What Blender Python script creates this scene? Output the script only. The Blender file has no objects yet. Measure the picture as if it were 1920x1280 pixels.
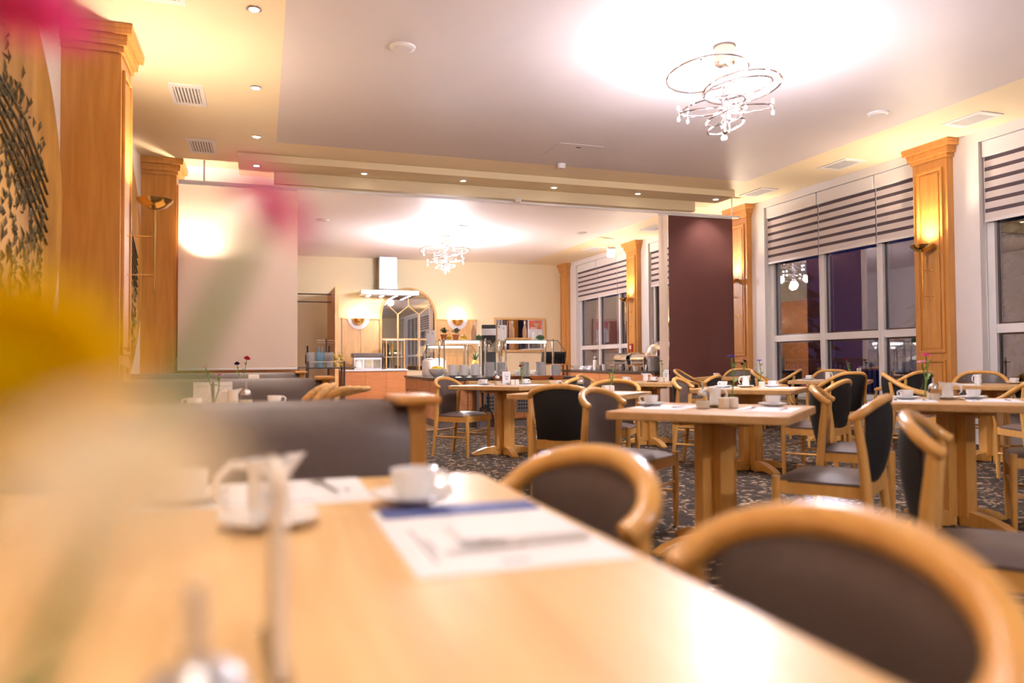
import bpy, math, random
from mathutils import Vector, Matrix
random.seed(7)
PI = math.pi
S = bpy.context.scene
COL = S.collection

# ------------------------------------------------------------------ camera
cd = bpy.data.cameras.new('camera'); cam = bpy.data.objects.new('camera', cd); COL.objects.link(cam)
EYE = Vector((0, 0, 1.01))
yaw = math.radians(18.56); pit = math.atan(37.2/1400); roll = 0.006
fw = Vector((math.sin(yaw)*math.cos(pit), math.cos(yaw)*math.cos(pit), math.sin(pit)))
r0 = Vector((math.cos(yaw), -math.sin(yaw), 0)); u0 = r0.cross(fw)
RT = r0*math.cos(roll) - u0*math.sin(roll); UP = u0*math.cos(roll) + r0*math.sin(roll)
M = Matrix((RT, UP, -fw)).transposed().to_4x4(); M.translation = EYE
cam.matrix_world = M
cd.sensor_width = 36; cd.lens = 26.25; cd.clip_start = 0.02; cd.clip_end = 200
cd.dof.use_dof = True; cd.dof.focus_distance = 10.0; cd.dof.aperture_fstop = 1.5
S.camera = cam

# ------------------------------------------------------------------ world, view
w = bpy.data.worlds.new('dusk'); S.world = w; w.use_nodes = True
bg = w.node_tree.nodes['Background']; bg.inputs[0].default_value = (0.045, 0.04, 0.14, 1); bg.inputs[1].default_value = 0.4
S.view_settings.view_transform = 'Standard'; S.view_settings.look = 'None'
S.view_settings.exposure = 0.72; S.view_settings.gamma = 1.0; S.view_settings.use_curve_mapping = False
S.cycles.use_denoising = True
S.cycles.max_bounces = 6; S.cycles.diffuse_bounces = 3; S.cycles.glossy_bounces = 3
S.cycles.transmission_bounces = 4; S.cycles.transparent_max_bounces = 10
S.cycles.use_adaptive_sampling = True; S.cycles.adaptive_threshold = 0.2; S.cycles.adaptive_min_samples = 12
S.cycles.caustics_reflective = False; S.cycles.caustics_refractive = False
S.cycles.sample_clamp_indirect = 4.0

P_CHAND, P_SCONCE, P_SPOT = 190.0, 90.0, 50.0
C_COOL, C_WARM, C_SPOT = (0.97, 0.92, 1.0), (1.0, 0.81, 0.60), (1.0, 0.88, 0.79)

# ------------------------------------------------------------------ materials
def nmat(name):
    m = bpy.data.materials.new(name); m.use_nodes = True
    nt = m.node_tree; return m, nt, nt.nodes['Principled BSDF']
def pbr(name, col, rough=0.5, metal=0.0, noise=0.0, nscale=6.0, spec=None, coat=0.0, bump=0.0):
    m, nt, b = nmat(name)
    b.inputs['Roughness'].default_value = rough; b.inputs['Metallic'].default_value = metal
    if spec is not None: b.inputs['Specular IOR Level'].default_value = spec
    if coat: b.inputs['Coat Weight'].default_value = coat; b.inputs['Coat Roughness'].default_value = 0.12
    b.inputs['Base Color'].default_value = (*col, 1)
    if noise or bump:
        tc = nt.nodes.new('ShaderNodeTexCoord'); nz = nt.nodes.new('ShaderNodeTexNoise')
        nz.inputs['Scale'].default_value = nscale; nz.inputs['Detail'].default_value = 4
        nt.links.new(tc.outputs['Object'], nz.inputs['Vector'])
        if noise:
            mr = nt.nodes.new('ShaderNodeMapRange'); mr.inputs['To Min'].default_value = 1-noise; mr.inputs['To Max'].default_value = 1+noise
            mx = nt.nodes.new('ShaderNodeMix'); mx.data_type = 'RGBA'; mx.blend_type = 'MULTIPLY'; mx.inputs[0].default_value = 1
            mx.inputs[6].default_value = (*col, 1)
            nt.links.new(nz.outputs['Fac'], mr.inputs['Value']); nt.links.new(mr.outputs[0], mx.inputs[7])
            nt.links.new(mx.outputs[2], b.inputs['Base Color'])
        if bump:
            bp = nt.nodes.new('ShaderNodeBump'); bp.inputs['Strength'].default_value = bump
            nt.links.new(nz.outputs['Fac'], bp.inputs['Height']); nt.links.new(bp.outputs[0], b.inputs['Normal'])
    return m
def wood(name, a, bcol, scale=(3, 3, 0.5), rough=0.35, coat=0.25, nscale=7):
    m, nt, b = nmat(name)
    tc = nt.nodes.new('ShaderNodeTexCoord'); mp = nt.nodes.new('ShaderNodeMapping'); mp.inputs['Scale'].default_value = scale
    nz = nt.nodes.new('ShaderNodeTexNoise'); nz.inputs['Scale'].default_value = nscale; nz.inputs['Detail'].default_value = 6; nz.inputs['Distortion'].default_value = 0.6
    cr = nt.nodes.new('ShaderNodeValToRGB'); cr.color_ramp.elements[0].position = 0.3; cr.color_ramp.elements[1].position = 0.7
    cr.color_ramp.elements[0].color = (*a, 1); cr.color_ramp.elements[1].color = (*bcol, 1)
    nt.links.new(tc.outputs['Object'], mp.inputs[0]); nt.links.new(mp.outputs[0], nz.inputs['Vector'])
    nt.links.new(nz.outputs['Fac'], cr.inputs[0]); nt.links.new(cr.outputs[0], b.inputs['Base Color'])
    b.inputs['Roughness'].default_value = rough
    b.inputs['Coat Weight'].default_value = coat; b.inputs['Coat Roughness'].default_value = 0.2
    return m
def emis(name, col, st):
    m, nt, b = nmat(name)
    b.inputs['Base Color'].default_value = (*col, 1)
    b.inputs['Emission Color'].default_value = (*col, 1); b.inputs['Emission Strength'].default_value = st
    return m
def glassy(name, tint=(1, 1, 1), ior=1.45, rough=0.0, extra=0.0):
    m = bpy.data.materials.new(name); m.use_nodes = True; nt = m.node_tree
    nt.nodes.remove(nt.nodes['Principled BSDF']); out = nt.nodes['Material Output']
    t = nt.nodes.new('ShaderNodeBsdfTransparent'); t.inputs[0].default_value = (*tint, 1)
    g = nt.nodes.new('ShaderNodeBsdfGlossy'); g.inputs['Roughness'].default_value = rough
    f = nt.nodes.new('ShaderNodeFresnel'); ge = nt.nodes.new('ShaderNodeNewGeometry'); mr = nt.nodes.new('ShaderNodeMapRange')
    mr.inputs['To Min'].default_value = ior; mr.inputs['To Max'].default_value = 1/ior
    nt.links.new(ge.outputs['Backfacing'], mr.inputs['Value']); nt.links.new(mr.outputs[0], f.inputs[0])
    ad = nt.nodes.new('ShaderNodeMath'); ad.operation = 'ADD'; ad.use_clamp = True; ad.inputs[1].default_value = extra
    mx = nt.nodes.new('ShaderNodeMixShader')
    nt.links.new(f.outputs[0], ad.inputs[0]); nt.links.new(ad.outputs[0], mx.inputs[0])
    nt.links.new(t.outputs[0], mx.inputs[1]); nt.links.new(g.outputs[0], mx.inputs[2]); nt.links.new(mx.outputs[0], out.inputs[0])
    return m
def cloth(name, col, trans=0.35, see=0.0):
    m = bpy.data.materials.new(name); m.use_nodes = True; nt = m.node_tree
    nt.nodes.remove(nt.nodes['Principled BSDF']); out = nt.nodes['Material Output']
    d = nt.nodes.new('ShaderNodeBsdfDiffuse'); d.inputs[0].default_value = (*col, 1)
    t = nt.nodes.new('ShaderNodeBsdfTranslucent'); t.inputs[0].default_value = (*col, 1)
    mx = nt.nodes.new('ShaderNodeMixShader'); mx.inputs[0].default_value = trans
    nt.links.new(d.outputs[0], mx.inputs[1]); nt.links.new(t.outputs[0], mx.inputs[2])
    last = mx
    if see:
        tr = nt.nodes.new('ShaderNodeBsdfTransparent'); m2 = nt.nodes.new('ShaderNodeMixShader'); m2.inputs[0].default_value = see
        nt.links.new(mx.outputs[0], m2.inputs[1]); nt.links.new(tr.outputs[0], m2.inputs[2]); last = m2
    nt.links.new(last.outputs[0], out.inputs[0]); return m

MT = {}
MT['beech'] = wood('beech', (0.68, 0.34, 0.085), (0.80, 0.45, 0.13), (3, 3, 0.6), 0.28, 0.45)
MT['beech_top'] = wood('beech_top', (0.70, 0.42, 0.17), (0.83, 0.55, 0.25), (4, 0.35, 4), 0.42, 0.08, 6)
MT['beech_table'] = wood('beech_table', (0.56, 0.31, 0.12), (0.68, 0.41, 0.17), (4, 0.35, 4), 0.36, 0.15, 6)
MT['oak'] = wood('oak_pilaster', (0.54, 0.225, 0.045), (0.66, 0.305, 0.07), (4, 4, 0.35), 0.38, 0.3, 5)
MT['cherry'] = wood('cherry', (0.50, 0.19, 0.065), (0.60, 0.26, 0.09), (0.6, 0.6, 6), 0.42, 0.1, 6)
MT['maple'] = wood('maple_panel', (0.66, 0.38, 0.14), (0.78, 0.50, 0.22), (4, 4, 0.8), 0.4, 0.15, 3)
MT['bread'] = wood('bread_crust', (0.55, 0.28, 0.09), (0.78, 0.5, 0.22), (2, 2, 2), 0.7, 0.0, 9)
MT['leather'] = pbr('leather', (0.135, 0.097, 0.088), 0.42, 0, 0.12, 40, bump=0.04)
MT['black'] = pbr('black_fabric', (0.012, 0.011, 0.011), 0.85, 0, 0.2, 60)
MT['ceramic'] = pbr('white_ceramic', (0.86, 0.84, 0.83), 0.16, 0, spec=0.6)
MT['plate'] = pbr('plate_ceramic', (0.62, 0.60, 0.60), 0.22, 0)
MT['wall_cream'] = pbr('cream_wall', (0.83, 0.70, 0.46), 0.8, 0, 0.03, 2)
MT['wall_pale'] = pbr('pale_wall', (0.80, 0.72, 0.66), 0.8, 0, 0.03, 2)
MT['white'] = pbr('white_paint', (0.78, 0.74, 0.73), 0.5, 0, 0.03, 3)
MT['frame'] = pbr('window_frame_white', (0.80, 0.77, 0.77), 0.35, 0)
MT['ceil_grey'] = pbr('ceiling_lilac_grey', (0.66, 0.585, 0.58), 0.55, 0, 0.03, 1.2)
MT['ceil_white'] = pbr('ceiling_white', (0.82, 0.76, 0.74), 0.6, 0, 0.03, 1.2)
MT['ceil_cream'] = pbr('ceiling_cream', (0.86, 0.71, 0.48), 0.5, 0, 0.03, 1.2)
MT['beam'] = pbr('beam_cream', (0.74, 0.60, 0.38), 0.6, 0, 0.03, 2)
MT['chrome'] = pbr('chrome', (0.85, 0.84, 0.83), 0.08, 1)
MT['champagne'] = pbr('champagne_metal', (0.80, 0.68, 0.52), 0.25, 1)
MT['bright_metal'] = pbr('bright_nickel', (0.72, 0.68, 0.68), 0.12, 1)
MT['steel'] = pbr('brushed_steel', (0.66, 0.66, 0.67), 0.28, 1, 0.06, 30)
MT['brass'] = pbr('brass', (0.80, 0.55, 0.20), 0.16, 1)
MT['dark_metal'] = pbr('dark_metal', (0.16, 0.13, 0.12), 0.4, 0.8)
MT['dark'] = pbr('dark_plastic', (0.02, 0.02, 0.022), 0.4)
MT['slab'] = pbr('dark_worktop', (0.06, 0.05, 0.05), 0.25, 0, 0.2, 30)
MT['plinth'] = pbr('grey_plinth', (0.18, 0.16, 0.16), 0.5)
MT['blind'] = cloth('blind_fabric', (0.86, 0.78, 0.76), 0.25)
MT['sheer'] = cloth('blind_sheer', (0.24, 0.19, 0.21), 0.4, 0.25)
MT['panel_cloth'] = cloth('cream_panel_cloth', (0.80, 0.68, 0.58), 0.45)
MT['purple'] = cloth('aubergine_cloth', (0.15, 0.066, 0.060), 0.1)
MT['glass'] = glassy('clear_glass', (0.97, 0.98, 0.97), 1.45)
MT['pane'] = glassy('window_pane', (0.8, 0.8, 0.85), 1.7, 0.0, 0.24)
MT['acrylic'] = cloth('frosted_acrylic', (0.72, 0.70, 0.71), 0.5, 0.35)
MT['blue_acrylic'] = cloth('blue_acrylic', (0.38, 0.62, 0.78), 0.5, 0.3)
MT['mirror'] = pbr('mirror', (0.78, 0.74, 0.72), 0.015, 1)
MT['bulb'] = emis('lit_bulb', (1.0, 0.96, 0.98), 22)
MT['spot_lens'] = emis('spot_lens', (1.0, 0.92, 0.8), 25)
MT['exit'] = emis('lit_sign', (0.9, 1.0, 1.0), 6)
MT['guardlamp'] = emis('guard_lamp', (1.0, 0.96, 0.9), 2.2)
MT['hoodlamp'] = emis('hood_lamp', (1.0, 0.95, 0.88), 30)
MT['sconce_glow'] = emis('sconce_bulb', (1.0, 0.8, 0.5), 25)
MT['paper'] = pbr('paper', (0.84, 0.83, 0.86), 0.6)
MT['paper_cream'] = pbr('cream_card', (0.84, 0.74, 0.62), 0.6)
MT['ink'] = pbr('ink', (0.08, 0.07, 0.09), 0.7)
MT['ink_soft'] = pbr('soft_ink', (0.42, 0.40, 0.45), 0.7)
MT['blue'] = pbr('blue_print', (0.10, 0.13, 0.36), 0.5, 0, 0.5, 25)
MT['red'] = pbr('red_plastic', (0.45, 0.03, 0.02), 0.3)
MT['poster_red'] = pbr('poster_red', (0.62, 0.14, 0.07), 0.5, 0, 0.6, 18)
MT['pink'] = cloth('pink_petal', (0.85, 0.10, 0.36), 0.5)
MT['palepink'] = cloth('pale_pink_petal', (0.82, 0.45, 0.58), 0.5)
MT['rose'] = cloth('rose_red_petal', (0.50, 0.03, 0.07), 0.5)
MT['violet'] = cloth('violet_petal', (0.22, 0.13, 0.55), 0.5)
MT['darkviolet'] = cloth('dark_violet_petal', (0.03, 0.015, 0.06), 0.5)
MT['yellow'] = cloth('yellow_petal', (0.80, 0.52, 0.0), 0.5)
MT['peach'] = cloth('peach_petal', (0.99, 0.88, 0.66), 0.5)
MT['green'] = pbr('leaf_green', (0.16, 0.28, 0.05), 0.5, 0, 0.25, 20)
MT['darkgreen'] = pbr('dark_leaf_green', (0.035, 0.09, 0.03), 0.5, 0, 0.3, 20)
MT['terracotta'] = pbr('terracotta', (0.50, 0.17, 0.06), 0.7, 0, 0.1, 12)
MT['clay'] = pbr('brown_glaze', (0.22, 0.06, 0.025), 0.3, 0, 0.15, 12)
MT['banana'] = pbr('banana', (0.80, 0.58, 0.06), 0.45, 0, 0.1, 20)
MT['squash'] = pbr('squash_yellow', (0.72, 0.42, 0.03), 0.45, 0, 0.15, 20)
MT['juice'] = pbr('juice', (0.70, 0.42, 0.08), 0.3)
MT['sugar'] = pbr('sugar_grain', (0.78, 0.70, 0.58), 0.8)
MT['wine'] = pbr('rose_wine_bottle', (0.60, 0.36, 0.22), 0.08, 0, coat=0.6)
MT['tree'] = pbr('night_tree', (0.004, 0.005, 0.005), 0.9)

def carpet_mat():
    m, nt, b = nmat('patterned_carpet'); N = nt.nodes; L = nt.links
    tc = N.new('ShaderNodeTexCoord')
    nz = N.new('ShaderNodeTexNoise'); nz.inputs['Scale'].default_value = 5; nz.inputs['Detail'].default_value = 3
    mixv = N.new('ShaderNodeVectorMath'); mixv.operation = 'MULTIPLY_ADD'; mixv.inputs[1].default_value = (0.22, 0.22, 0)
    L.new(tc.outputs['Object'], nz.inputs['Vector']); L.new(nz.outputs['Color'], mixv.inputs[0]); L.new(tc.outputs['Object'], mixv.inputs[2])
    def flecks(rot, sc, thr):
        mp = N.new('ShaderNodeMapping'); mp.inputs['Rotation'].default_value = (0, 0, rot); mp.inputs['Scale'].default_value = sc
        v = N.new('ShaderNodeTexVoronoi'); v.inputs['Scale'].default_value = 1; v.inputs['Randomness'].default_value = 0.9
        L.new(mixv.outputs[0], mp.inputs[0]); L.new(mp.outputs[0], v.inputs['Vector'])
        c = N.new('ShaderNodeMath'); c.operation = 'LESS_THAN'; c.inputs[1].default_value = thr
        L.new(v.outputs['Distance'], c.inputs[0]); return c
    a = flecks(0.6, (9, 26, 1), 0.27); d = flecks(-0.7, (27, 9.5, 1), 0.25)
    mx = N.new('ShaderNodeMath'); mx.operation = 'MAXIMUM'; L.new(a.outputs[0], mx.inputs[0]); L.new(d.outputs[0], mx.inputs[1])
    n2 = N.new('ShaderNodeTexNoise'); n2.inputs['Scale'].default_value = 9; L.new(tc.outputs['Object'], n2.inputs['Vector'])
    cr = N.new('ShaderNodeValToRGB'); cr.color_ramp.elements[0].color = (0.022, 0.014, 0.009, 1); cr.color_ramp.elements[1].color = (0.062, 0.038, 0.023, 1)
    cr.color_ramp.elements[0].position = 0.4; cr.color_ramp.elements[1].position = 0.65
    L.new(n2.outputs['Fac'], cr.inputs[0])
    mc = N.new('ShaderNodeMix'); mc.data_type = 'RGBA'; L.new(mx.outputs[0], mc.inputs[0]); L.new(cr.outputs[0], mc.inputs[6]); mc.inputs[7].default_value = (0.46, 0.33, 0.215, 1)
    L.new(mc.outputs[2], b.inputs['Base Color']); b.inputs['Roughness'].default_value = 0.95
    return m
MT['carpet'] = carpet_mat()
def tile_mat():
    m, nt, b = nmat('beige_tile'); N = nt.nodes; L = nt.links
    tc = N.new('ShaderNodeTexCoord'); br = N.new('ShaderNodeTexBrick'); br.offset = 0; br.inputs['Scale'].default_value = 1
    br.inputs['Brick Width'].default_value = 0.4; br.inputs['Row Height'].default_value = 0.4; br.inputs['Mortar Size'].default_value = 0.004
    br.inputs['Color1'].default_value = (0.66, 0.42, 0.27, 1); br.inputs['Color2'].default_value = (0.62, 0.39, 0.25, 1); br.inputs['Mortar'].default_value = (0.4, 0.28, 0.2, 1)
    L.new(tc.outputs['Object'], br.inputs['Vector']); L.new(br.outputs[0], b.inputs['Base Color']); b.inputs['Roughness'].default_value = 0.3
    return m
MT['tile'] = tile_mat()
def mural_mat(name, seed):
    m, nt, b = nmat(name); N = nt.nodes; L = nt.links
    tc = N.new('ShaderNodeTexCoord'); mp = N.new('ShaderNodeMapping'); mp.inputs['Location'].default_value = (seed, seed, 0); mp.inputs['Scale'].default_value = (1, 2.2, 1)
    n = N.new('ShaderNodeTexNoise'); n.inputs['Scale'].default_value = 1.1; n.inputs['Detail'].default_value = 5
    L.new(tc.outputs['Object'], mp.inputs[0]); L.new(mp.outputs[0], n.inputs['Vector'])
    cr = N.new('ShaderNodeValToRGB'); e = cr.color_ramp.elements
    e[0].color = (0.30, 0.13, 0.02, 1); e[0].position = 0.3; e[1].color = (0.70, 0.38, 0.08, 1); e[1].position = 0.7
    L.new(n.outputs['Fac'], cr.inputs[0]); L.new(cr.outputs[0], b.inputs['Base Color']); b.inputs['Roughness'].default_value = 0.6
    return m
MT['mural'] = mural_mat('golden_mural', 3); MT['mural_dark'] = pbr('mural_relief', (0.12, 0.09, 0.04), 0.5, 0.35, 0.6, 14)

# ------------------------------------------------------------------ mesh helpers
class MB:
    def __init__(s): s.v = []; s.f = []; s.mi = []
    def add(s, vs, fs, mi=0):
        o = len(s.v); s.v += [tuple(v) for v in vs]; s.f += [tuple(i+o for i in f) for f in fs]; s.mi += [mi]*len(fs); return s
    def box(s, x0, x1, y0, y1, z0, z1, mi=0):
        return s.add([(x0,y0,z0),(x1,y0,z0),(x1,y1,z0),(x0,y1,z0),(x0,y0,z1),(x1,y0,z1),(x1,y1,z1),(x0,y1,z1)],
                     [(0,3,2,1),(4,5,6,7),(0,1,5,4),(1,2,6,5),(2,3,7,6),(3,0,4,7)], mi)
    def prism(s, poly, z0, z1, mi=0):
        n = len(poly)
        return s.add([(x,y,z0) for x,y in poly]+[(x,y,z1) for x,y in poly],
                     [tuple(range(n-1,-1,-1)), tuple(range(n,2*n))]+[(i,(i+1)%n,n+(i+1)%n,n+i) for i in range(n)], mi)
    def prism_axis(s, poly, a0, a1, axis, mi=0):
        # poly given in the two other axes in cyclic order; axis 0 -> (y,z), axis 1 -> (x,z)
        n = len(poly)
        def P(p, a): return (a, p[0], p[1]) if axis == 0 else (p[0], a, p[1])
        return s.add([P(p,a0) for p in poly]+[P(p,a1) for p in poly],
                     [tuple(range(n-1,-1,-1)), tuple(range(n,2*n))]+[(i,(i+1)%n,n+(i+1)%n,n+i) for i in range(n)], mi)
    def ring(s, x0, x1, y0, y1, wx, wy, z0, z1, axis='z', mi=0):
        # rectangular frame without overlapping pieces; (x, y) are the two in-plane axes
        for a, b, c, d in ((x0, x1, y0, y0+wy), (x0, x1, y1-wy, y1), (x0, x0+wx, y0+wy, y1-wy), (x1-wx, x1, y0+wy, y1-wy)):
            if axis == 'z': s.box(a, b, c, d, z0, z1, mi)
            elif axis == 'x': s.box(z0, z1, a, b, c, d, mi)
            else: s.box(a, b, z0, z1, c, d, mi)
        return s
    def lathe(s, prof, n=20, c=(0,0,0), mi=0, a0=0.0, a1=2*PI):
        full = abs(a1-a0-2*PI) < 1e-6; m = n if full else n+1
        vs = []
        for r, z in prof:
            for i in range(m):
                a = a0+(a1-a0)*i/n; vs.append((c[0]+r*math.cos(a), c[1]+r*math.sin(a), c[2]+z))
        fs = []
        for k in range(len(prof)-1):
            for i in range(n):
                j = (i+1) % m if full else i+1
                fs.append((k*m+i, k*m+j, (k+1)*m+j, (k+1)*m+i))
        return s.add(vs, fs, mi)
    def tube(s, pts, r, n=8, caps=True, mi=0, closed=False):
        pts = [Vector(p) for p in pts]; N = len(pts)
        rs = r if isinstance(r, (list, tuple)) else [r]*N
        vs = []; prev = None
        for i, p in enumerate(pts):
            if closed: t = (pts[(i+1) % N]-pts[i-1]).normalized()
            else: t = (pts[min(i+1, N-1)]-pts[max(i-1, 0)]).normalized()
            if prev is None:
                a = Vector((0,0,1)) if abs(t.z) < 0.9 else Vector((1,0,0))
                x = t.cross(a).normalized()
            else:
                x = (prev-t*prev.dot(t)).normalized()
            prev = x; y = t.cross(x)
            for k in range(n):
                q = p+(x*math.cos(2*PI*k/n)+y*math.sin(2*PI*k/n))*rs[i]; vs.append(q)
        fs = []
        M_ = N if closed else N-1
        for i in range(M_):
            j = (i+1) % N
            for k in range(n): fs.append((i*n+k, i*n+(k+1) % n, j*n+(k+1) % n, j*n+k))
        if caps and not closed: fs += [tuple(range(n-1,-1,-1)), tuple((N-1)*n+k for k in range(n))]
        return s.add(vs, fs, mi)
    def cyl(s, x, y, z0, z1, r, n=14, r1=None, mi=0): return s.tube([(x,y,z0),(x,y,z1)], [r, r if r1 is None else r1], n, mi=mi)
    def ball(s, c, r, n=12, m=8, sc=(1,1,1), mi=0):
        vs = []; fs = []
        for i in range(m+1):
            t = PI*i/m
            for k in range(n):
                a = 2*PI*k/n
                vs.append((c[0]+r*sc[0]*math.sin(t)*math.cos(a), c[1]+r*sc[1]*math.sin(t)*math.sin(a), c[2]+r*sc[2]*math.cos(t)))
        for i in range(m):
            for k in range(n): fs.append((i*n+k, (i+1)*n+k, (i+1)*n+(k+1) % n, i*n+(k+1) % n))
        return s.add(vs, fs, mi)
    def mesh(s, name, mats, smooth=False):
        me = bpy.data.meshes.new(name); me.from_pydata(s.v, [], s.f); me.update()
        for m in (mats if isinstance(mats, (list, tuple)) else [mats]): me.materials.append(MT[m] if isinstance(m, str) else m)
        if any(s.mi):
            for p, i in zip(me.polygons, s.mi): p.material_index = i
        if smooth:
            for p in me.polygons: p.use_smooth = True
        return me
    def build(s, name, mats, parent=None, smooth=False, bevel=0.0, seg=2, auto=True, loc=None, rz=0.0, label=None):
        me = s.mesh(name, mats, smooth); o = bpy.data.objects.new(name, me); COL.objects.link(o)
        if parent is not None: o.parent = parent
        if loc is not None: o.location = loc
        if rz: o.rotation_euler[2] = rz
        if bevel:
            b = o.modifiers.new('bevel', 'BEVEL'); b.width = bevel; b.segments = seg; b.limit_method = 'ANGLE'
        if smooth and auto:
            me.set_sharp_from_angle(angle=math.radians(40))
        if label: o['label'] = label
        return o
def thing(name, label, cat, loc=(0,0,0), rz=0.0, group=None):
    o = bpy.data.objects.new(name, None); COL.objects.link(o); o.empty_display_size = 0.05
    o.location = loc; o.rotation_euler = (0, 0, rz); tag(o, label, cat, group); return o
def tag(o, label, cat, group=None):
    o['label'] = label; o['category'] = cat
    if group: o['group'] = group
    return o
def struct(o, label=None):
    o['kind'] = 'structure'
    if label: o['label'] = label
    return o
KIDS = {}
def clone(root, loc, rz, label, group=None, scale=None):
    r = root.copy(); COL.objects.link(r); r.location = loc; r.rotation_euler = (0, 0, rz); r['label'] = label
    if group: r['group'] = group
    if scale: r.scale = (scale,)*3
    for ch in list(root.children):
        c = ch.copy(); COL.objects.link(c); c.parent = r
        for g in list(ch.children):
            d = g.copy(); COL.objects.link(d); d.parent = c
    return r
class Proto:
    """first use places the prototype itself, later uses clone it"""
    def __init__(s, root): s.root = root; s.used = False
    def put(s, loc, rz, label, group=None):
        if not s.used:
            s.used = True; s.root.location = loc; s.root.rotation_euler = (0,0,rz); s.root['label'] = label
            if group: s.root['group'] = group
            return s.root
        return clone(s.root, loc, rz, label, group)
def text_mesh(txt, size, mat, parent, loc, rot, name='lettering'):
    cu = bpy.data.curves.new(name, 'FONT'); cu.body = txt; cu.size = size; cu.align_x = 'CENTER'; cu.extrude = 0.0003
    tmp = bpy.data.objects.new(name, cu); COL.objects.link(tmp)
    dg = bpy.context.evaluated_depsgraph_get(); me = bpy.data.meshes.new_from_object(tmp.evaluated_get(dg))
    COL.objects.unlink(tmp); bpy.data.objects.remove(tmp)
    me.materials.clear(); me.materials.append(MT[mat])
    o = bpy.data.objects.new(name, me); COL.objects.link(o); o.parent = parent; o.location = loc; o.rotation_euler = rot
    return o
def light(kind, name, loc, power, col, radius=0.05, parent=None, **kw):
    l = bpy.data.lights.new(name, kind); l.energy = power; l.color = col
    if kind in ('POINT', 'SPOT'): l.shadow_soft_size = radius
    for k, v in kw.items(): setattr(l, k, v)
    o = bpy.data.objects.new(name, l); COL.objects.link(o); o.location = loc
    if parent is not None: o.parent = parent
    return o

# ------------------------------------------------------------------ room shell
LX, RX, BY, FY, CZ = -1.48, 8.0, 19.3, -7.0, 3.68
struct(MB().box(LX-0.2, RX+0.4, FY-0.2, BY+0.2, -0.1, 0).build('floor', 'tile'), 'beige stone floor beyond the carpet')
carpet = MB().box(LX+0.02, RX-0.02, FY+0.05, 10.85, 0.0, 0.002).build('carpet', 'carpet')
tag(carpet, 'dark brown carpet with pale leaf flecks covering the dining floor', 'carpet')
# ceiling in one plane with painted zones
xs = [LX-0.2, 0.165, 6.88, RX+0.4]; ys = [FY-0.2, 9.42, 10.9, BY+0.2]
cb = MB()
for i in range(3):
    for j in range(3):
        mi = 1
        if i == 1 and j == 0: mi = 0
        if i == 1 and j == 2: mi = 2
        if i == 0 and j == 2: mi = 2
        cb.add([(xs[i],ys[j],CZ),(xs[i+1],ys[j],CZ),(xs[i+1],ys[j+1],CZ),(xs[i],ys[j+1],CZ)], [(0,3,2,1)], mi)
cb.box(xs[0], xs[3], ys[0], ys[3], CZ+0.02, CZ+0.1, 1)
struct(cb.build('ceiling', ['ceil_grey', 'ceil_cream', 'ceil_white']), 'flat ceiling painted lilac grey with a cream border')
struct(MB().box(LX-0.2, LX, FY-0.2, BY+0.2, 0, CZ).build('wall_left', 'wall_pale'))
struct(MB().box(LX-0.2, RX+0.4, BY, BY+0.2, 0, CZ).build('wall_back', 'wall_cream'))
struct(MB().box(LX-0.2, RX+0.4, FY-0.2, FY, 0, CZ).build('wall_front', 'wall_cream'))

# right wall: piers, parapet, lintel
PER = 3.96; P0 = 6.87
wr = MB()
wr.box(RX+0.02, RX+0.3, FY, BY, 0, 0.42)
wr.box(RX, RX+0.3, FY, BY, 3.56, CZ)
piers = []
for k in range(-3, 4):
    y1 = P0+k*PER+0.5; y0 = P0+k*PER-0.34
    wr.box(RX, RX+0.3, max(y0, FY), min(y1-0.45, BY), 0.42, 3.56)
struct(wr.build('wall_right', 'white'), 'white window wall with piers between tall windows')

# pilasters
def pilaster(n, x_wall, y0, y1, side, depth, label):
    # side +1: projects towards +x
    e = bpy.data.objects.new('trim_%d' % n, None); COL.objects.link(e); e.location = (x_wall, (y0+y1)/2, 0); struct(e, label)
    h = (y1-y0)/2; s = side
    def bx(a, b, c, d, z0, z1): return MB().box(min(a*s, b*s), max(a*s, b*s), c, d, z0, z1)
    sh = bx(-0.03, depth, -h, h, 0, CZ-0.002).build('shaft', 'oak', e)
    # crown in profile steps
    cr = MB()
    prof = [(0.0,3.47),(0.02,3.49),(0.02,3.52),(0.045,3.56),(0.05,3.60),(0.085,3.64),(0.09,CZ-0.001)]
    for (o1, z1), (o2, z2) in zip(prof[:-1], prof[1:]):
        o = max(o1, o2)
        cr.box(min(-0.01*s, (depth+o)*s), max(-0.01*s, (depth+o)*s), -h-o, h+o, z1, z2)
    cr.build('crown', 'oak', e)
    for z0, z1 in ((0.22, 1.0), (1.08, 3.36)):
        t = 0.022; mg = 0.06
        fr = MB().ring(-h+mg, h-mg, z0, z1, 0.03, 0.03, min(depth*s, (depth+t)*s), max(depth*s, (depth+t)*s), 'x')
        fr.build('moulding', 'oak', sh, bevel=0.004)
        bx(depth, depth+0.012, -h+mg+0.06, h-mg-0.06, z0+0.06, z1-0.06).build('field_panel', 'oak', sh, bevel=0.004)
    bx(0, depth+0.02, -h-0.015, h+0.015, 0, 0.14).build('plinth_block', 'oak', e)
    return e
for i, y in enumerate((6.54, 10.62, 14.7, 2.46, -1.62)):
    pilaster(i+1 if i < 3 else 8+i, LX, y, y+0.48, 1, 0.42, ['tall oak pilaster with crown on left wall, nearest one', 'oak pilaster beside the hanging cream panel', 'oak pilaster on left wall behind cream panel', 'oak pilaster on left wall beside camera', 'oak pilaster on left wall behind camera'][i])
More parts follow.
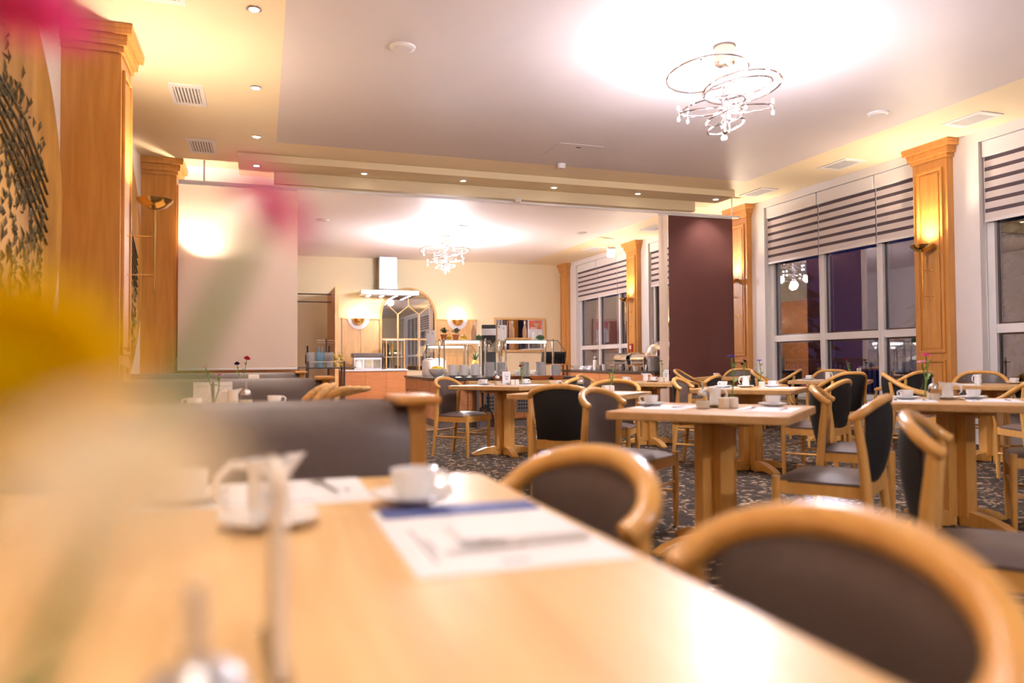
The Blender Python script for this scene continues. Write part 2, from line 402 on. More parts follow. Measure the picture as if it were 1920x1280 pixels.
for i, k in enumerate((-1, 0, 1, 2)):
    y = P0+k*PER
    pilaster(4+i, RX, y, y+0.5, -1, 0.10, ['oak pilaster on window wall beside camera', 'oak pilaster between the two nearest windows with brass lamp', 'oak pilaster right of purple curtain', 'oak pilaster with red alarm box by the chafing dishes'][i])
pilaster(8, RX, 18.82, 19.28, -1, 0.10, 'slim oak pilaster in far corner of back wall')

# beams
def beam(n, x0, x1, y0, y1, z0, z1, label):
    struct(MB().box(x0, x1, y0, y1, z0, z1).build('trim_%d' % n, 'beam', bevel=0.004), label)
beam(9, -0.29, 7.09, 10.0, 10.85, 3.585, CZ-0.001, 'wide cream ceiling step with downlights')
beam(10, 0.155, 6.67, 10.48, 10.80, 3.425, 3.586, 'narrow lower cream ceiling beam above the track')
# curtain track
tr = thing('curtain_track', 'long white curtain track under the ceiling beam', 'curtain track', (0, 10.56, 0))
MB().box(-1.03, 7.55, -0.025, 0.025, 3.375, 3.405).build('rail', 'white', tr)
for x in (-0.72, 7.42): MB().cyl(x, 0, 3.40, CZ, 0.012, 8).build('hanger', 'white', tr)
# hanging panels
def hang_panel(name, label, x0, x1, y, z0, z1, mat, wave, rail_mat):
    e = thing(name, label, 'curtain', ((x0+x1)/2, y, 0)); W = (x1-x0)/2; n = 40; vs = []; fs = []
    for j in range(2):
        for i in range(n+1):
            u = -1+2*i/n; x = u*W; yy = wave*math.sin(u*4.2+0.5)*(0.4 if j else 1)
            vs.append((x, yy, z1 if j else z0))
    for i in range(n): fs.append((i, i+1, n+2+i, n+1+i))
    MB().add(vs, fs).build('cloth', mat, e, smooth=True)
    MB().box(-W, W, -0.012, 0.012, z0-0.025, z0).build('bottom_bar', rail_mat, e, bevel=0.004)
    MB().box(-W, W, -0.014, 0.014, z1-0.005, z1+0.02).build('top_bar', 'white', e)
    return e
hang_panel('sliding_curtain', 'translucent cream sliding curtain panel hanging at left', -1.03, 0.465, 10.56, 0.94, 3.355, 'panel_cloth', 0.0, 'white')
hang_panel('sliding_curtain', 'aubergine purple curtain panel hanging before window wall', 6.22, 7.42, 10.56, 0.05, 3.355, 'purple', 0.025, 'dark')
hang_panel('sliding_curtain', 'narrow cream curtain edge left of the purple panel', 6.06, 6.215, 10.60, 0.05, 3.355, 'panel_cloth', 0.01, 'white')
low = MB().box(LX+0.01, 0.50, 10.70, 10.78, 0, 0.93).build('wood_partition', 'cherry')
tag(low, 'low reddish wood partition under the cream curtain panel', 'partition')

# ------------------------------------------------------------------ windows and blinds
def window(n, y0, y1, label):
    e = bpy.data.objects.new('window_%d' % n, None); COL.objects.link(e); e.location = (RX+0.16, (y0+y1)/2, 0); struct(e, label)
    h = (y1-y0)/2; f = 0.09; z0, z1 = 0.42, 3.56
    fr = MB().ring(-h, h, z0, z1, f, f, -0.05, 0.05, 'x')
    fr.build('window_frame', 'frame', e)
    c = [-h+f, -h+f+(2*h-2*f)/3, -h+f+(2*h-2*f)*2/3, h-f]
    for q in (c[1], c[2]): MB().box(-0.055, 0.055, q-0.05, q+0.05, z0+f, z1-f).build('mullion', 'frame', e, bevel=0.006)
    for a, b in zip(c[:-1], c[1:]):
        a2 = a+0.05 if a != c[0] else a; b2 = b-0.05 if b != c[3] else b
        MB().box(-0.05, 0.05, a2, b2, 1.305, 1.41).build('transom', 'frame', e, bevel=0.006)
        for za, zb in ((z0+f, 1.305), (1.41, z1-f)):
            bd = MB().ring(a2, b2, za, zb, 0.02, 0.02, -0.012, 0.012, 'x')
            pn = MB().box(0.0, 0.008, a2, b2, za, zb).build('pane', 'pane', e)
            bd.build('bead', 'dark_metal', pn)
    MB().box(-0.20, -0.03, -h, h, z0-0.03, z0).build('window_sill', 'frame', e)
    return e
WIN = [(n, P0+(n-4)*PER+0.055, P0+(n-3)*PER-0.345) for n in range(1, 7)]
WL = {1: 'tall white window far behind the camera', 2: 'tall white window beside the camera', 3: 'tall white window at right picture edge',
      4: 'large white window right of the purple curtain', 5: 'window half hidden by the purple curtain', 6: 'farthest white window behind the chafing dishes'}
for n, a, b in WIN: window(n, a, b, WL[n])
# zebra blinds
slat_me = MB().box(-0.004, 0.004, -0.535, 0.535, 0, 0.077).mesh('slat', 'blind')
sheer_me = MB().box(-0.0015, 0.0015, -0.535, 0.535, 0, 0.045).mesh('sheer_band', 'sheer')
blind_n = {1: 'left', 2: 'middle', 0: 'right'}
def blind(y0, y1, zb, label):
    e = thing('roller_blind', label, 'blind', (RX+0.055, (y0+y1)/2, 0), 0, 'striped roller blinds'); W = (y1-y0)/2; k = W/0.535
    MB().box(-0.035, 0.03, -W, W, 3.37, 3.555).build('cassette', 'frame', e, bevel=0.008)
    z = 3.37-0.122
    while z > zb+0.03:
        for me, dz in ((slat_me, 0.0), (sheer_me, 0.077)):
            o = bpy.data.objects.new(me.name, me); COL.objects.link(o); o.parent = e; o.location = (0, 0, z+dz); o.scale = (1, k, 1)
        z -= 0.122
    MB().box(-0.012, 0.012, -W, W, z+0.122-0.035, z+0.122).build('bottom_bar', 'frame', e, bevel=0.004)
    pts = [(-0.02, W-0.02, 3.4), (-0.022, W-0.018, 2.4), (-0.02, W-0.02, 1.0)]
    MB().tube(pts, 0.003, 5).build('cord', 'frame', e)
for n, a, b in WIN[1:]:
    f = 0.09; c = [a+0.01, a+f+(b-a-2*f)/3, a+f+(b-a-2*f)*2/3, b-0.01]
    for i in range(3):
        zb = 2.505
        blind(c[i]+0.011, c[i+1]-0.011, zb, 'striped white roller blind, %s of three on %s' % (['right', 'middle', 'left'][i], {2:'window beside camera',3:'window at right picture edge',4:'window right of purple curtain',5:'window behind purple curtain',6:'farthest window'}[n]))

# outside: night trees and railing
for i, (x, y, r, h) in enumerate(((15, 11, 2.0, 6.5), (18, 14.5, 2.4, 7.5), (15, 19, 2.0, 6.0), (18, 25, 3.0, 8.0), (14.5, 7.0, 1.8, 5.0), (19, 31, 3.2, 7.0))):
    e = thing('conifer', ['dark tree outside behind the window mullion', 'tall dark tree outside in the dusk', 'small dark tree outside the far window', 'broad dark tree far outside', 'dark tree outside at right', 'farthest dark tree outside'][i], 'tree', (x, y, -0.5), 0, 'trees outside the windows')
    m = MB(); rng = random.Random(i)
    for k in range(700):
        t = rng.random(); z = 0.8+t*(h-0.8); rr = r*(1-t)**0.8*(0.4+0.6*rng.random()); a = rng.random()*2*PI
        p = Vector((rr*math.cos(a), rr*math.sin(a), z)); q = 0.17*(1.1-t*0.6)
        d = Vector((math.cos(a), math.sin(a), -0.3))*q*1.6; sd = Vector((-math.sin(a), math.cos(a), 0.2))*q
        m.add([p-sd, p+d, p+sd, p-d*0.5+Vector((0,0,q))], [(0,1,3),(1,2,3),(0,2,1),(0,3,2)])
    m.build('foliage', 'tree', e); MB().cyl(0, 0, 0, h*0.9, 0.12, 8, 0.02).build('trunk', 'tree', e)
rl = thing('balcony_railing', 'dark balcony railing outside the windows', 'railing', (9.6, 9, 0))
MB().box(-0.03, 0.03, -12, 12, 0.98, 1.03).build('handrail', 'dark_metal', rl)
bar_me = MB().box(-0.01, 0.01, -0.01, 0.01, 0, 0.98).mesh('baluster', 'dark_metal')
for i in range(130):
    o = bpy.data.objects.new('baluster', bar_me); COL.objects.link(o); o.parent = rl; o.location = (0, -3.0+i*0.11, 0)
ter = MB().box(RX+0.4, 24, -12, 40, -0.6, -0.5).build('terrace', 'tree'); tag(ter, 'dark terrace ground outside the windows', 'terrace')

# ------------------------------------------------------------------ murals on the left wall
def mural(yc, label, seed):
    e = thing('wall_mural', label, 'mural', (LX+0.012, yc, 2.16)); n = 64
    poly = [(1.80*math.cos(2*PI*i/n), 1.46*math.sin(2*PI*i/n)) for i in range(n)]
    MB().prism_axis(poly, -0.01, 0.012, 0).build('ground_plate', 'mural', e)
    rng = random.Random(seed); m = MB()
    for k in range(1100):
        y = rng.uniform(-1.3, 1.25); base = -0.55+0.35*math.sin(y*2.1+seed); z = base+rng.uniform(-0.75, 0.85)*(1 if rng.random() < .7 else 1.25)
        if (y/1.7)**2+(z/1.36)**2 > 0.93: continue
        L_ = rng.uniform(0.04, 0.14); a = rng.gauss(PI/2, 0.6); w_ = rng.uniform(0.004, 0.013)
        dy, dz = math.cos(a)*L_, math.sin(a)*L_; py, pz = -math.sin(a)*w_, math.cos(a)*w_
        m.add([(0.012,y,z),(0.016,y+dy*.5+py,z+dz*.5+pz),(0.012,y+dy,z+dz),(0.016,y+dy*.5-py,z+dz*.5-pz),(0.03,y+dy*.5,z+dz*.5)], [(0,1,4),(1,2,4),(2,3,4),(3,0,4)])
    rel = m.build('leaf_relief', 'mural_dark', e); rel['kind'] = 'stuff'
    for k in range(6):
        MB().tube([(0.02, 0.2+k*0.03, 0.55-k*0.07), (0.025, 0.8, 0.42-k*0.09), (0.02, 1.35, 0.15-k*0.09)], 0.008, 6).build('relief_band', 'mural_dark', e)
mural(4.72, 'golden oval wall mural with dark leaf relief, nearest one', 1)
mural(8.80, 'golden oval wall mural between the two oak pilasters', 2)

# ------------------------------------------------------------------ lamps
def uplight(loc, side, label, pin=0.22):
    """torch sconce: bowl on a long rod held by two pins; side = direction from wall"""
    e = thing('wall_torch_lamp', label, 'wall lamp', loc, 0, 'brass torch lamps on the pilasters')
    prof = [(0.012,-0.075),(0.05,-0.068),(0.095,-0.045),(0.125,-0.015),(0.145,0.012),(0.14,0.012),(0.118,-0.012),(0.09,-0.038),(0.045,-0.058),(0.0,-0.062)]
    MB().lathe(prof, 28).build('bowl', 'brass', e, smooth=True)
    MB().tube([(0,0,-0.07),(0,0,-0.4),(0,0,-0.80)], [0.014, 0.010, 0.004], 8).build('rod', 'brass', e, smooth=True)
    for z in (-0.30, -0.62):
        MB().tube([(0,0,z),(-side*pin,0,z)], 0.005, 6).build('pin', 'brass', e)
        MB().tube([(-side*(pin-0.015),0,z),(-side*pin,0,z)], 0.02, 10).build('rosette', 'brass', e)
    MB().ball((0,0,-0.01), 0.022, 10, 6).build('lamp_bulb', 'sconce_glow', e, smooth=True)
    lo = light('SPOT', 'torch_light', (-side*0.05, 0, 0.0), P_SCONCE, C_WARM, 0.04, e, spot_size=2.7, spot_blend=0.7)
    lo.rotation_euler = (0, PI+side*0.5, 0)
uplight((-0.845, 6.80, 2.36), 1, 'brass torch lamp on nearest left pilaster')
uplight((-0.845, 10.86, 2.36), 1, 'brass torch lamp glowing behind the cream curtain panel')
uplight((7.74, 7.10, 2.40), -1, 'brass torch lamp on pilaster right of large window', 0.16)
uplight((7.74, 11.08, 2.40), -1, 'brass torch lamp right of the purple curtain', 0.16)
uplight((7.74, 15.05, 2.40), -1, 'brass torch lamp above the chafing dishes', 0.16)
uplight((7.74, 3.14, 2.40), -1, 'brass torch lamp on pilaster beside camera', 0.16)
uplight((-0.845, 2.70, 2.36), 1, 'added unseen torch lamp warming the foreground, left of camera')  # out of view, added to throw warm light on the foreground
uplight((-0.845, -1.38, 2.36), 1, 'added unseen torch lamp on left wall, fill from behind camera')  # unseen lamp added as front fill for flowers and chairs

def chandelier(loc, label, power):
    e = thing('chandelier', label, 'chandelier', loc, 0.35, 'ring chandeliers')
    MB().lathe([(0.0,0),(0.092,0),(0.092,-0.012),(0.088,-0.012),(0.088,-0.15),(0.07,-0.165),(0.028,-0.17),(0.0,-0.17)], 24).build('canopy', 'champagne', e, smooth=True)
    MB().lathe([(0.093,-0.001),(0.096,-0.001),(0.096,-0.012),(0.093,-0.012)], 24).build('canopy_rim', 'dark_metal', e, smooth=True)
    MB().lathe([(0.026,-0.16),(0.026,-0.45),(0.034,-0.46),(0.034,-0.72),(0.03,-0.745),(0.0,-0.75)], 16).build('stem', 'chrome', e, smooth=True)
    tiers = [(-0.30, 0.33, 0.245, 0.0), (-0.44, 0.27, 0.22, 1.1), (-0.55, 0.22, 0.17, 2.2), (-0.65, 0.155, 0.125, 0.6)]
    bulb = MB().tube([(0,0,-0.06),(0,0,-0.035),(0,0,-0.02)], [0.010, 0.016, 0.008], 8)
    bulb_me = MB().ball((0,0,0), 0.0125, 8, 6, (1,1,1.5)).mesh('bulb', 'bulb', True)
    hold_me = MB().tube([(0,0,-0.03),(0,0,0.03)], 0.007, 6).mesh('bulb_holder', 'chrome', True)
    for z, r, off, a0 in tiers:
        for q in range(2):
            a = a0+q*PI; cx, cy = off*math.cos(a), off*math.sin(a)
            pts = [(cx+r*math.cos(t), cy+r*math.sin(t), z+0.04*math.sin(t-a)*(1 if q else -1)) for t in [2*PI*i/36 for i in range(36)]]
            rg = MB().tube(pts, 0.008, 8, closed=True).build('ring', 'bright_metal', e, smooth=True)
            for tt in ((a+0.5, a-1.3) if z > -0.5 else (a+0.2,)):
                p = (cx+r*math.cos(tt), cy+r*math.sin(tt), z+0.04*math.sin(tt-a)*(1 if q else -1))
                o = bpy.data.objects.new('bulb_holder', hold_me); COL.objects.link(o); o.parent = rg; o.location = p
                for dz in (-0.05, 0.05):
                    b = bpy.data.objects.new('bulb', bulb_me); COL.objects.link(b); b.parent = rg; b.location = (p[0], p[1], p[2]+dz)
    b = bpy.data.objects.new('bulb', bulb_me); COL.objects.link(b); b.parent = e; b.location = (0, 0, -0.785)
    for i, (x, y, z) in enumerate(((0.3, 0.1, -0.66), (-0.3, -0.1, -0.66), (0.06, -0.2, -0.82), (-0.06, 0.2, -0.82))):
        light('POINT', 'chandelier_light', (x, y, z), power/4, C_COOL, 0.09, e)
chandelier((3.73, 5.38, CZ), 'chrome ring chandelier with bright bulbs over the dining tables', P_CHAND)
chandelier((3.70, 15.43, CZ), 'smaller looking ring chandelier hanging over the buffet', P_CHAND*1.25)
chandelier((3.73, -2.6, CZ), 'added unseen ring chandelier giving fill from behind the camera', P_CHAND)  # never in view; added to raise the general fill

def downlight(loc, label):
    e = thing('downlight', label, 'downlight', loc, 0, 'recessed ceiling downlights')
    MB().lathe([(0.036,-0.001),(0.036,-0.008),(0.058,-0.006),(0.06,0.0)], 20).build('trim_ring', 'chrome', e, smooth=True)
    MB().lathe([(0.0,-0.004),(0.036,-0.003)], 16).build('lens', 'spot_lens', e)
    light('SPOT', 'downlight_beam', (0,0,-0.02), P_SPOT, C_SPOT, 0.03, e, spot_size=2.0, spot_blend=0.9)
for y, l in ((5.89, 'round ceiling downlight above left aisle, nearest'), (7.59, 'round ceiling downlight above left aisle, second'), (9.25, 'round ceiling downlight above left aisle, third'), (4.2, 'round ceiling downlight above left aisle, out of view'), (2.5, 'round ceiling downlight above the foreground table'), (0.8, 'round ceiling downlight straight above the camera'), (-0.9, 'added unseen fill downlight just behind the camera'), (-2.6, 'added unseen fill downlight far behind the camera')):  # the two behind the camera are added to light camera-facing sides
    downlight((-0.06, y, CZ), l)
for i in range(6):
    downlight((-0.067+1.391*i, 10.23, 3.585), '%s downlight from left in the cream ceiling step' % ['first', 'second', 'third', 'fourth', 'fifth', 'sixth'][i])

# ceiling fittings
def vent(x0, x1, y0, y1, label):
    e = thing('ceiling_vent', label, 'vent', ((x0+x1)/2, (y0+y1)/2, CZ), 0, 'ceiling air vents'); a, b = (x1-x0)/2, (y1-y0)/2
    fr = MB().ring(-a, a, -b, b, 0.04, 0.07, -0.012, -0.0005)
    fr.build('vent_frame', 'white', e); MB().box(-a+0.04, a-0.04, -b+0.07, b-0.07, -0.003, -0.001).build('backing', 'plinth', e)
    n = 8
    for i in range(n):
        x = -a+0.055+(2*a-0.11)*i/(n-1); MB().box(x-0.008, x+0.008, -b+0.07, b-0.07, -0.012, -0.003).build('slat', 'white', e)
vent(-0.86, -0.54, 7.70, 8.30, 'slatted air vent above left pilaster, middle of three')
vent(-0.86, -0.54, 9.55, 10.17, 'slatted air vent above left pilaster, farthest of three')
vent(-0.86, -0.54, 5.42, 5.98, 'slatted air vent at top left, cut by picture edge')
vent(7.34, 7.66, 9.67, 10.24, 'ceiling vent by window wall near the purple curtain')
vent(7.34, 7.70, 7.92, 8.45, 'ceiling vent above the large window')
vent(7.34, 7.68, 5.95, 6.45, 'ceiling vent above window at right picture edge')
vent(7.34, 7.68, 13.0, 13.6, 'ceiling vent near the lit exit sign'); vent(7.34, 7.68, 15.9, 16.5, 'ceiling vent in far right corner')
def disc(loc, r, h, label, kind='speaker'):
    e = thing('ceiling_speaker' if kind == 'speaker' else 'smoke_detector', label, kind, loc)
    MB().lathe([(0.0,-h),(r*0.75,-h),(r*0.95,-h*0.6),(r,0)], 24).build('rim', 'white', e, smooth=True)
    MB().lathe([(0.0,-h-0.003),(r*0.72,-h-0.003),(r*0.72,-h+0.002)], 20).build('grille', 'ceil_grey', e, smooth=True)
disc((1.13, 6.23, CZ), 0.11, 0.02, 'round white ceiling speaker near the cream border')
disc((6.34, 6.35, CZ), 0.11, 0.03, 'round white ceiling speaker right of the near chandelier')
disc((3.85, 9.32, CZ), 0.06, 0.06, 'white smoke detector before the cream beam', 'smoke detector')
disc((3.62, 10.45, 3.425), 0.05, 0.05, 'small white smoke detector under the cream beam', 'smoke detector')
disc((1.08, 14.32, CZ), 0.12, 0.02, 'pale ceiling speaker left over the buffet room')
disc((6.31, 14.22, CZ), 0.12, 0.02, 'pale ceiling speaker right over the buffet room')
e = thing('ceiling_outlet', 'dark square ceiling outlet before the far chandelier', 'outlet', (3.76, 14.21, CZ))
MB().box(-0.1, 0.1, -0.1, 0.1, -0.012, -0.001).build('cover', 'white', e); MB().box(-0.08, 0.08, -0.08, 0.08, -0.016, -0.012).build('grille', 'dark_metal', e)
e = thing('access_hatch', 'flush square access hatch in the grey ceiling', 'hatch', (3.75, 8.70, CZ))
MB().box(-0.3, 0.3, -0.3, 0.3, -0.004, -0.0005).build('hatch_lid', 'ceil_grey', e); MB().box(-0.03, 0.03, -0.2, -0.17, -0.008, -0.004).build('catch', 'dark_metal', e)
e = thing('exit_sign', 'bright white exit sign hanging by the far window', 'exit sign', (7.25, 14.75, 3.30))
MB().box(-0.10, 0.10, -0.03, 0.03, 0.15, 0.19).build('housing', 'white', e); MB().box(-0.085, 0.085, -0.012, 0.012, -0.02, 0.15).build('lit_panel', 'exit', e)
for x in (-0.07, 0.07): MB().cyl(x, 0, 0.19, 0.379, 0.006, 6).build('hanger', 'white', e)

# ------------------------------------------------------------------ chairs
def hoop_a(t):
    c, s = math.cos(t), math.sin(t)
    x = 0.229*math.copysign(abs(c)**1.02, c)
    return Vector((x, -0.165-0.090*abs(s)**1.0, 0.746+0.079*abs(s)**1.03))
def hoop_b(t):
    c, s = math.cos(t), math.sin(t)
    x = 0.285*math.copysign(abs(c)**0.55, c)
    return Vector((x, 0.12-0.40*abs(s)**0.9, 0.655+0.20*abs(s)**1.5))
def make_chair(style='a'):
    hoop_pt = hoop_a if style == 'a' else hoop_b
    e = thing('dining_armchair', 'chair', 'chair')
    # front at +y, floor at z = 0
    n = 9; seat = MB(); vs = []; fs = []
    for j in range(n):
        for i in range(n):
            u = -1+2*i/(n-1); v = -1+2*j/(n-1)
            w_ = 0.205+0.03*(v+1)/2; x = u*w_; y = -0.19+0.40*(v+1)/2
            z = 0.436+0.034*(1-u**4)*(1-v**4)
            vs.append((x, y, z))
    for j in range(n-1):
        for i in range(n-1): fs.append((j*n+i, j*n+i+1, (j+1)*n+i+1, (j+1)*n+i))
    o = len(vs); vs += [(x, y, 0.425) for x, y, z in vs[:n*n]]
    rim = [i for i in range(n)]+[j*n+n-1 for j in range(1, n)]+[(n-1)*n+i for i in range(n-2, -1, -1)]+[j*n for j in range(n-2, 0, -1)]
    for a, b in zip(rim, rim[1:]+rim[:1]): fs.append((a, o+a, o+b, b))
    seat.add(vs[:o+n*n], fs).build('seat', 'leather', e, smooth=True)
    ap = MB()
    ap.add([(-0.20,-0.195,0.37),(-0.235,0.20,0.37),(-0.235,0.20,0.432),(-0.20,-0.195,0.432),(-0.178,-0.195,0.37),(-0.213,0.20,0.37),(-0.213,0.20,0.432),(-0.178,-0.195,0.432)],
           [(0,3,2,1),(4,5,6,7),(3,7,6,2),(0,1,5,4),(0,4,7,3),(1,2,6,5)])
    ap.add([(0.20,-0.195,0.37),(0.235,0.20,0.37),(0.235,0.20,0.432),(0.20,-0.195,0.432),(0.178,-0.195,0.37),(0.213,0.20,0.37),(0.213,0.20,0.432),(0.178,-0.195,0.432)],
           [(1,2,3,0),(7,6,5,4),(2,6,7,3),(4,5,1,0),(3,7,4,0),(5,6,2,1)])
    ap.box(-0.21, 0.21, 0.19, 0.212, 0.37, 0.432); ap.box(-0.19, 0.19, -0.205, -0.185, 0.37, 0.44)
    ap.build('seat_rail', 'beech', e)
    for s in (-1, 1):
        fl = [(s*0.222,0.20,0.0),(s*0.226,0.20,0.25),(s*0.228,0.20,0.452)]
        if style == 'b': fl += [(s*0.262,0.165,0.56),(s*0.285,0.12,0.655)]
        MB().tube(fl, [0.015,0.019,0.021,0.017,0.015][:len(fl)], 10).build('leg', 'beech', e, smooth=True)
        MB().tube([(s*0.205,-0.245,0.0),(s*0.203,-0.215,0.22),(s*0.205,-0.195,0.42),(s*0.216,-0.183,0.58), (s*0.228,-0.165,0.744) if style == 'a' else (s*0.215,-0.215,0.775)], [0.016,0.020,0.025,0.022,0.018], 10).build('leg', 'beech', e, smooth=True)
        MB().tube([(s*0.223,0.20,0.21),(s*0.203,-0.215,0.21)], 0.010, 8).build('stretcher', 'beech', e, smooth=True)
    MB().tube([(-0.205,-0.212,0.27),(0.205,-0.212,0.27)], 0.010, 8).build('stretcher', 'beech', e, smooth=True)
    MB().tube([(-0.223,0.198,0.27),(0.223,0.198,0.27)], 0.010, 8).build('stretcher', 'beech', e, smooth=True)
    N = 28; pts = [hoop_pt(PI*i/N) for i in range(N+1)]
    pts = [pts[0]+Vector((0.0,0.03,-0.016)), pts[0]+Vector((0.0,0.024,-0.012))]+pts+[pts[-1]+Vector((0.0,0.024,-0.012)), pts[-1]+Vector((0.0,0.03,-0.016))]
    rr = [0.010, 0.020]+[0.0215]*(N+1)+[0.020, 0.010]
    MB().tube(pts, rr, 12).build('top_rail', 'beech', e, smooth=True)
    # padded back between the rail and the seat
    for nm, mat, off in (('backrest', 'leather', 1), ('back_cover', 'black', -1)):
        m = MB(); vs = []; fs = []; U, V = 14, 8
        for j in range(V+1):
            v = j/V
            for i in range(U+1):
                u = -1+2*i/U
                t = math.acos(max(-1, min(1, u*0.93))) if style == 'a' else PI/2-u*0.98; top = hoop_pt(t)*1.0; top.x *= 0.96 if style == 'a' else 0.93; top.z -= 0.006
                bot = Vector((u*0.172, -0.188-0.012*(1-u*u), 0.432))
                mid = bot.lerp(top, v); mid.y -= 0.02*math.sin(PI*v)*(1-u*u)
                mid.x = bot.x+(top.x-bot.x)*(v**1.1)
                puff = 0.006+0.016*(1-u**4)*(1-(2*v-1)**6)
                vs.append((mid.x, mid.y+off*puff, mid.z))
        for j in range(V):
            for i in range(U):
                q = (j*(U+1)+i, j*(U+1)+i+1, (j+1)*(U+1)+i+1, (j+1)*(U+1)+i)
                fs.append(q if off < 0 else q[::-1])
        # skirt to the middle surface
        o = len(vs); ring = list(range(U+1))+[j*(U+1)+U for j in range(1, V+1)]+[V*(U+1)+i for i in range(U-1, -1, -1)]+[j*(U+1) for j in range(V-1, 0, -1)]
        vs += [(vs[k][0], vs[k][1]-off*0.0065, vs[k][2]) for k in ring]
        R_ = len(ring)
        for a in range(R_):
            b = (a+1) % R_; q = (ring[a], ring[b], o+b, o+a); fs.append(q)
        m.add(vs, fs).build(nm, mat, e, smooth=True)
    return e
CH = Proto(make_chair()); CHB = Proto(make_chair('b'))
G = 'beech armchairs with dark seats'
def chair(x, y, face, label, gr=G, pr=None):
    """x, y = middle between the arm ends, face = heading in degrees"""
    a = math.radians(face); d = 0.165
    (pr or CH).put((x+d*math.cos(a), y+d*math.sin(a), 0.002), a-PI/2, label, gr)
chair(0.536, 0.651, 178, 'blurred beech armchair nearest the camera beside the long table')
chair(0.542, 1.297, 187, 'second beech armchair along the long foreground table')
chair(2.01, 4.20, -54, 'armchair facing right at far left of front middle table')
chair(2.75, 2.86, 126, 'side-on armchair pushed in right of the front middle table')
chair(2.07, 5.05, 62, 'armchair showing its black back before the small middle table')
chair(2.99, 6.06, -132, 'armchair with brown back behind the small middle table')
chair(1.95, 7.98, -46, 'complete armchair left of the table before the buffet')
chair(3.02, 7.12, 132, 'black-backed armchair right of the table before the buffet')
chair(3.92, 6.38, -47, 'armchair far left of table with purple flower')
chair(4.62, 5.14, 120, 'armchair right of table with purple flower, back to camera')
chair(3.50, 3.97, -45, 'armchair with arms pointing right, left of front right table')
chair(4.55, 3.08, 132, 'armchair cut by right picture edge at front right table')
chair(2.01, 1.80, -51, 'close blurred armchair seen from its back at lower right')
chair(3.83, 8.50, -45, 'armchair left of table by the chafing counter')
chair(4.92, 7.46, 128, 'armchair right of table by the chafing counter')
GB = 'bentwood armchairs with low curved arms'
def chair_b(x, y, face, label): chair(x-0.15*math.cos(math.radians(face)), y-0.15*math.sin(math.radians(face)), face, label, GB, CHB)
chair_b(6.00, 4.40, 64, 'low-armed chair cut by right picture edge, farther one')
chair_b(6.38, 8.22, -42, 'low-armed chair far left of table under the large window')
chair_b(7.28, 8.18, -135, 'low-armed chair between table and large window')
chair_b(6.18, 6.85, 86, 'black-backed low-armed chair in front of table under large window')
chair_b(6.36, 6.00, -45, 'low-armed chair left of table by the right window pillar')
chair_b(7.42, 6.08, -140, 'low-armed chair against the window at right picture edge')
chair_b(7.20, 6.90, 95, 'low-armed chair next to oak pilaster between two window tables')
chair_b(6.35, 10.10, -45, 'low-armed chair in front of the purple curtain at farthest table')
chair_b(7.22, 10.12, -130, 'far low-armed chair right of the purple curtain middle')
chair_b(7.30, 9.22, 135, 'far low-armed chair by white pier at farthest table')

# ------------------------------------------------------------------ dining tables
def rounded_square(s, r, rot):
    pts = []
    for k in range(4):
        a0 = rot+k*PI/2; cx = (s-r)
        for q in range(5):
            a = a0+PI/2*q/4
            bx = cx*(1 if k in (0, 3) else -1); by = cx*(1 if k in (0, 1) else -1)
            c = Vector((bx, by, 0)); c.rotate(Matrix.Rotation(rot, 3, 'Z'))
            pts.append((c.x+r*math.cos(a), c.y+r*math.sin(a)))
    return pts
def make_table():
    e = thing('dining_table', 'table', 'table')
    MB().prism(rounded_square(0.45, 0.03, math.radians(42)), 0.707, 0.75).build('table_top', 'beech_table', e, bevel=0.006)
    MB().box(-0.24, 0.24, -0.035, 0.035, 0.67, 0.707).box(-0.035, 0.035, -0.24, 0.24, 0.67, 0.707).build('bearer', 'beech', e)
    col = MB().box(-0.105, 0.105, -0.04, 0.04, 0.05, 0.67).box(-0.04, 0.04, -0.105, -0.04, 0.05, 0.67).box(-0.04, 0.04, 0.04, 0.105, 0.05, 0.67)
    col.build('column', 'beech', e, bevel=0.004)
    for k in range(4):
        p = [(0.04,0.0),(0.12,0.0),(0.22,0.012),(0.30,0.0),(0.37,0.0),(0.37,0.018),(0.31,0.05),(0.22,0.078),(0.12,0.09),(0.04,0.092)]
        f = MB().prism_axis(p, -0.035, 0.035, 1).build('foot', 'beech', e, bevel=0.004); f.rotation_euler = (0, 0, k*PI/2)
    return e
TB = Proto(make_table())
TABLES = {
 'mid': (2.30, 3.45, 'front middle table'), 'right': (4.05, 3.50, 'front right table'), 'small': (2.46, 5.58, 'small middle table'),
 'violet': (4.28, 5.85, 'table with purple flower'), 'pillar': (6.85, 5.52, 'table by the right window pillar'),
 'buffet': (2.52, 7.78, 'table before the buffet'), 'chafing': (4.42, 8.02, 'table by the chafing counter'),
 'window': (6.78, 7.62, 'table under the large window'), 'curtain': (6.78, 9.72, 'farthest table beside the purple curtain')}
for k, (x, y, n) in TABLES.items():
    TB.put((x, y, 0.002), 0.0, {'mid': 'square beech pedestal table in the front middle, set diagonally', 'right': 'beech pedestal table cut by the right picture edge',
        'small': 'beech pedestal table behind the black-backed chair', 'violet': 'beech pedestal table carrying the purple flower vases', 'pillar': 'beech pedestal table beside the right window pillar',
        'buffet': 'beech pedestal table standing before the buffet plates', 'chafing': 'beech pedestal table left of the purple curtain', 'window': 'beech pedestal table under the large striped-blind window',
        'curtain': 'farthest beech pedestal table in front of the purple curtain'}[k], 'square pedestal tables')
TZ = 0.752
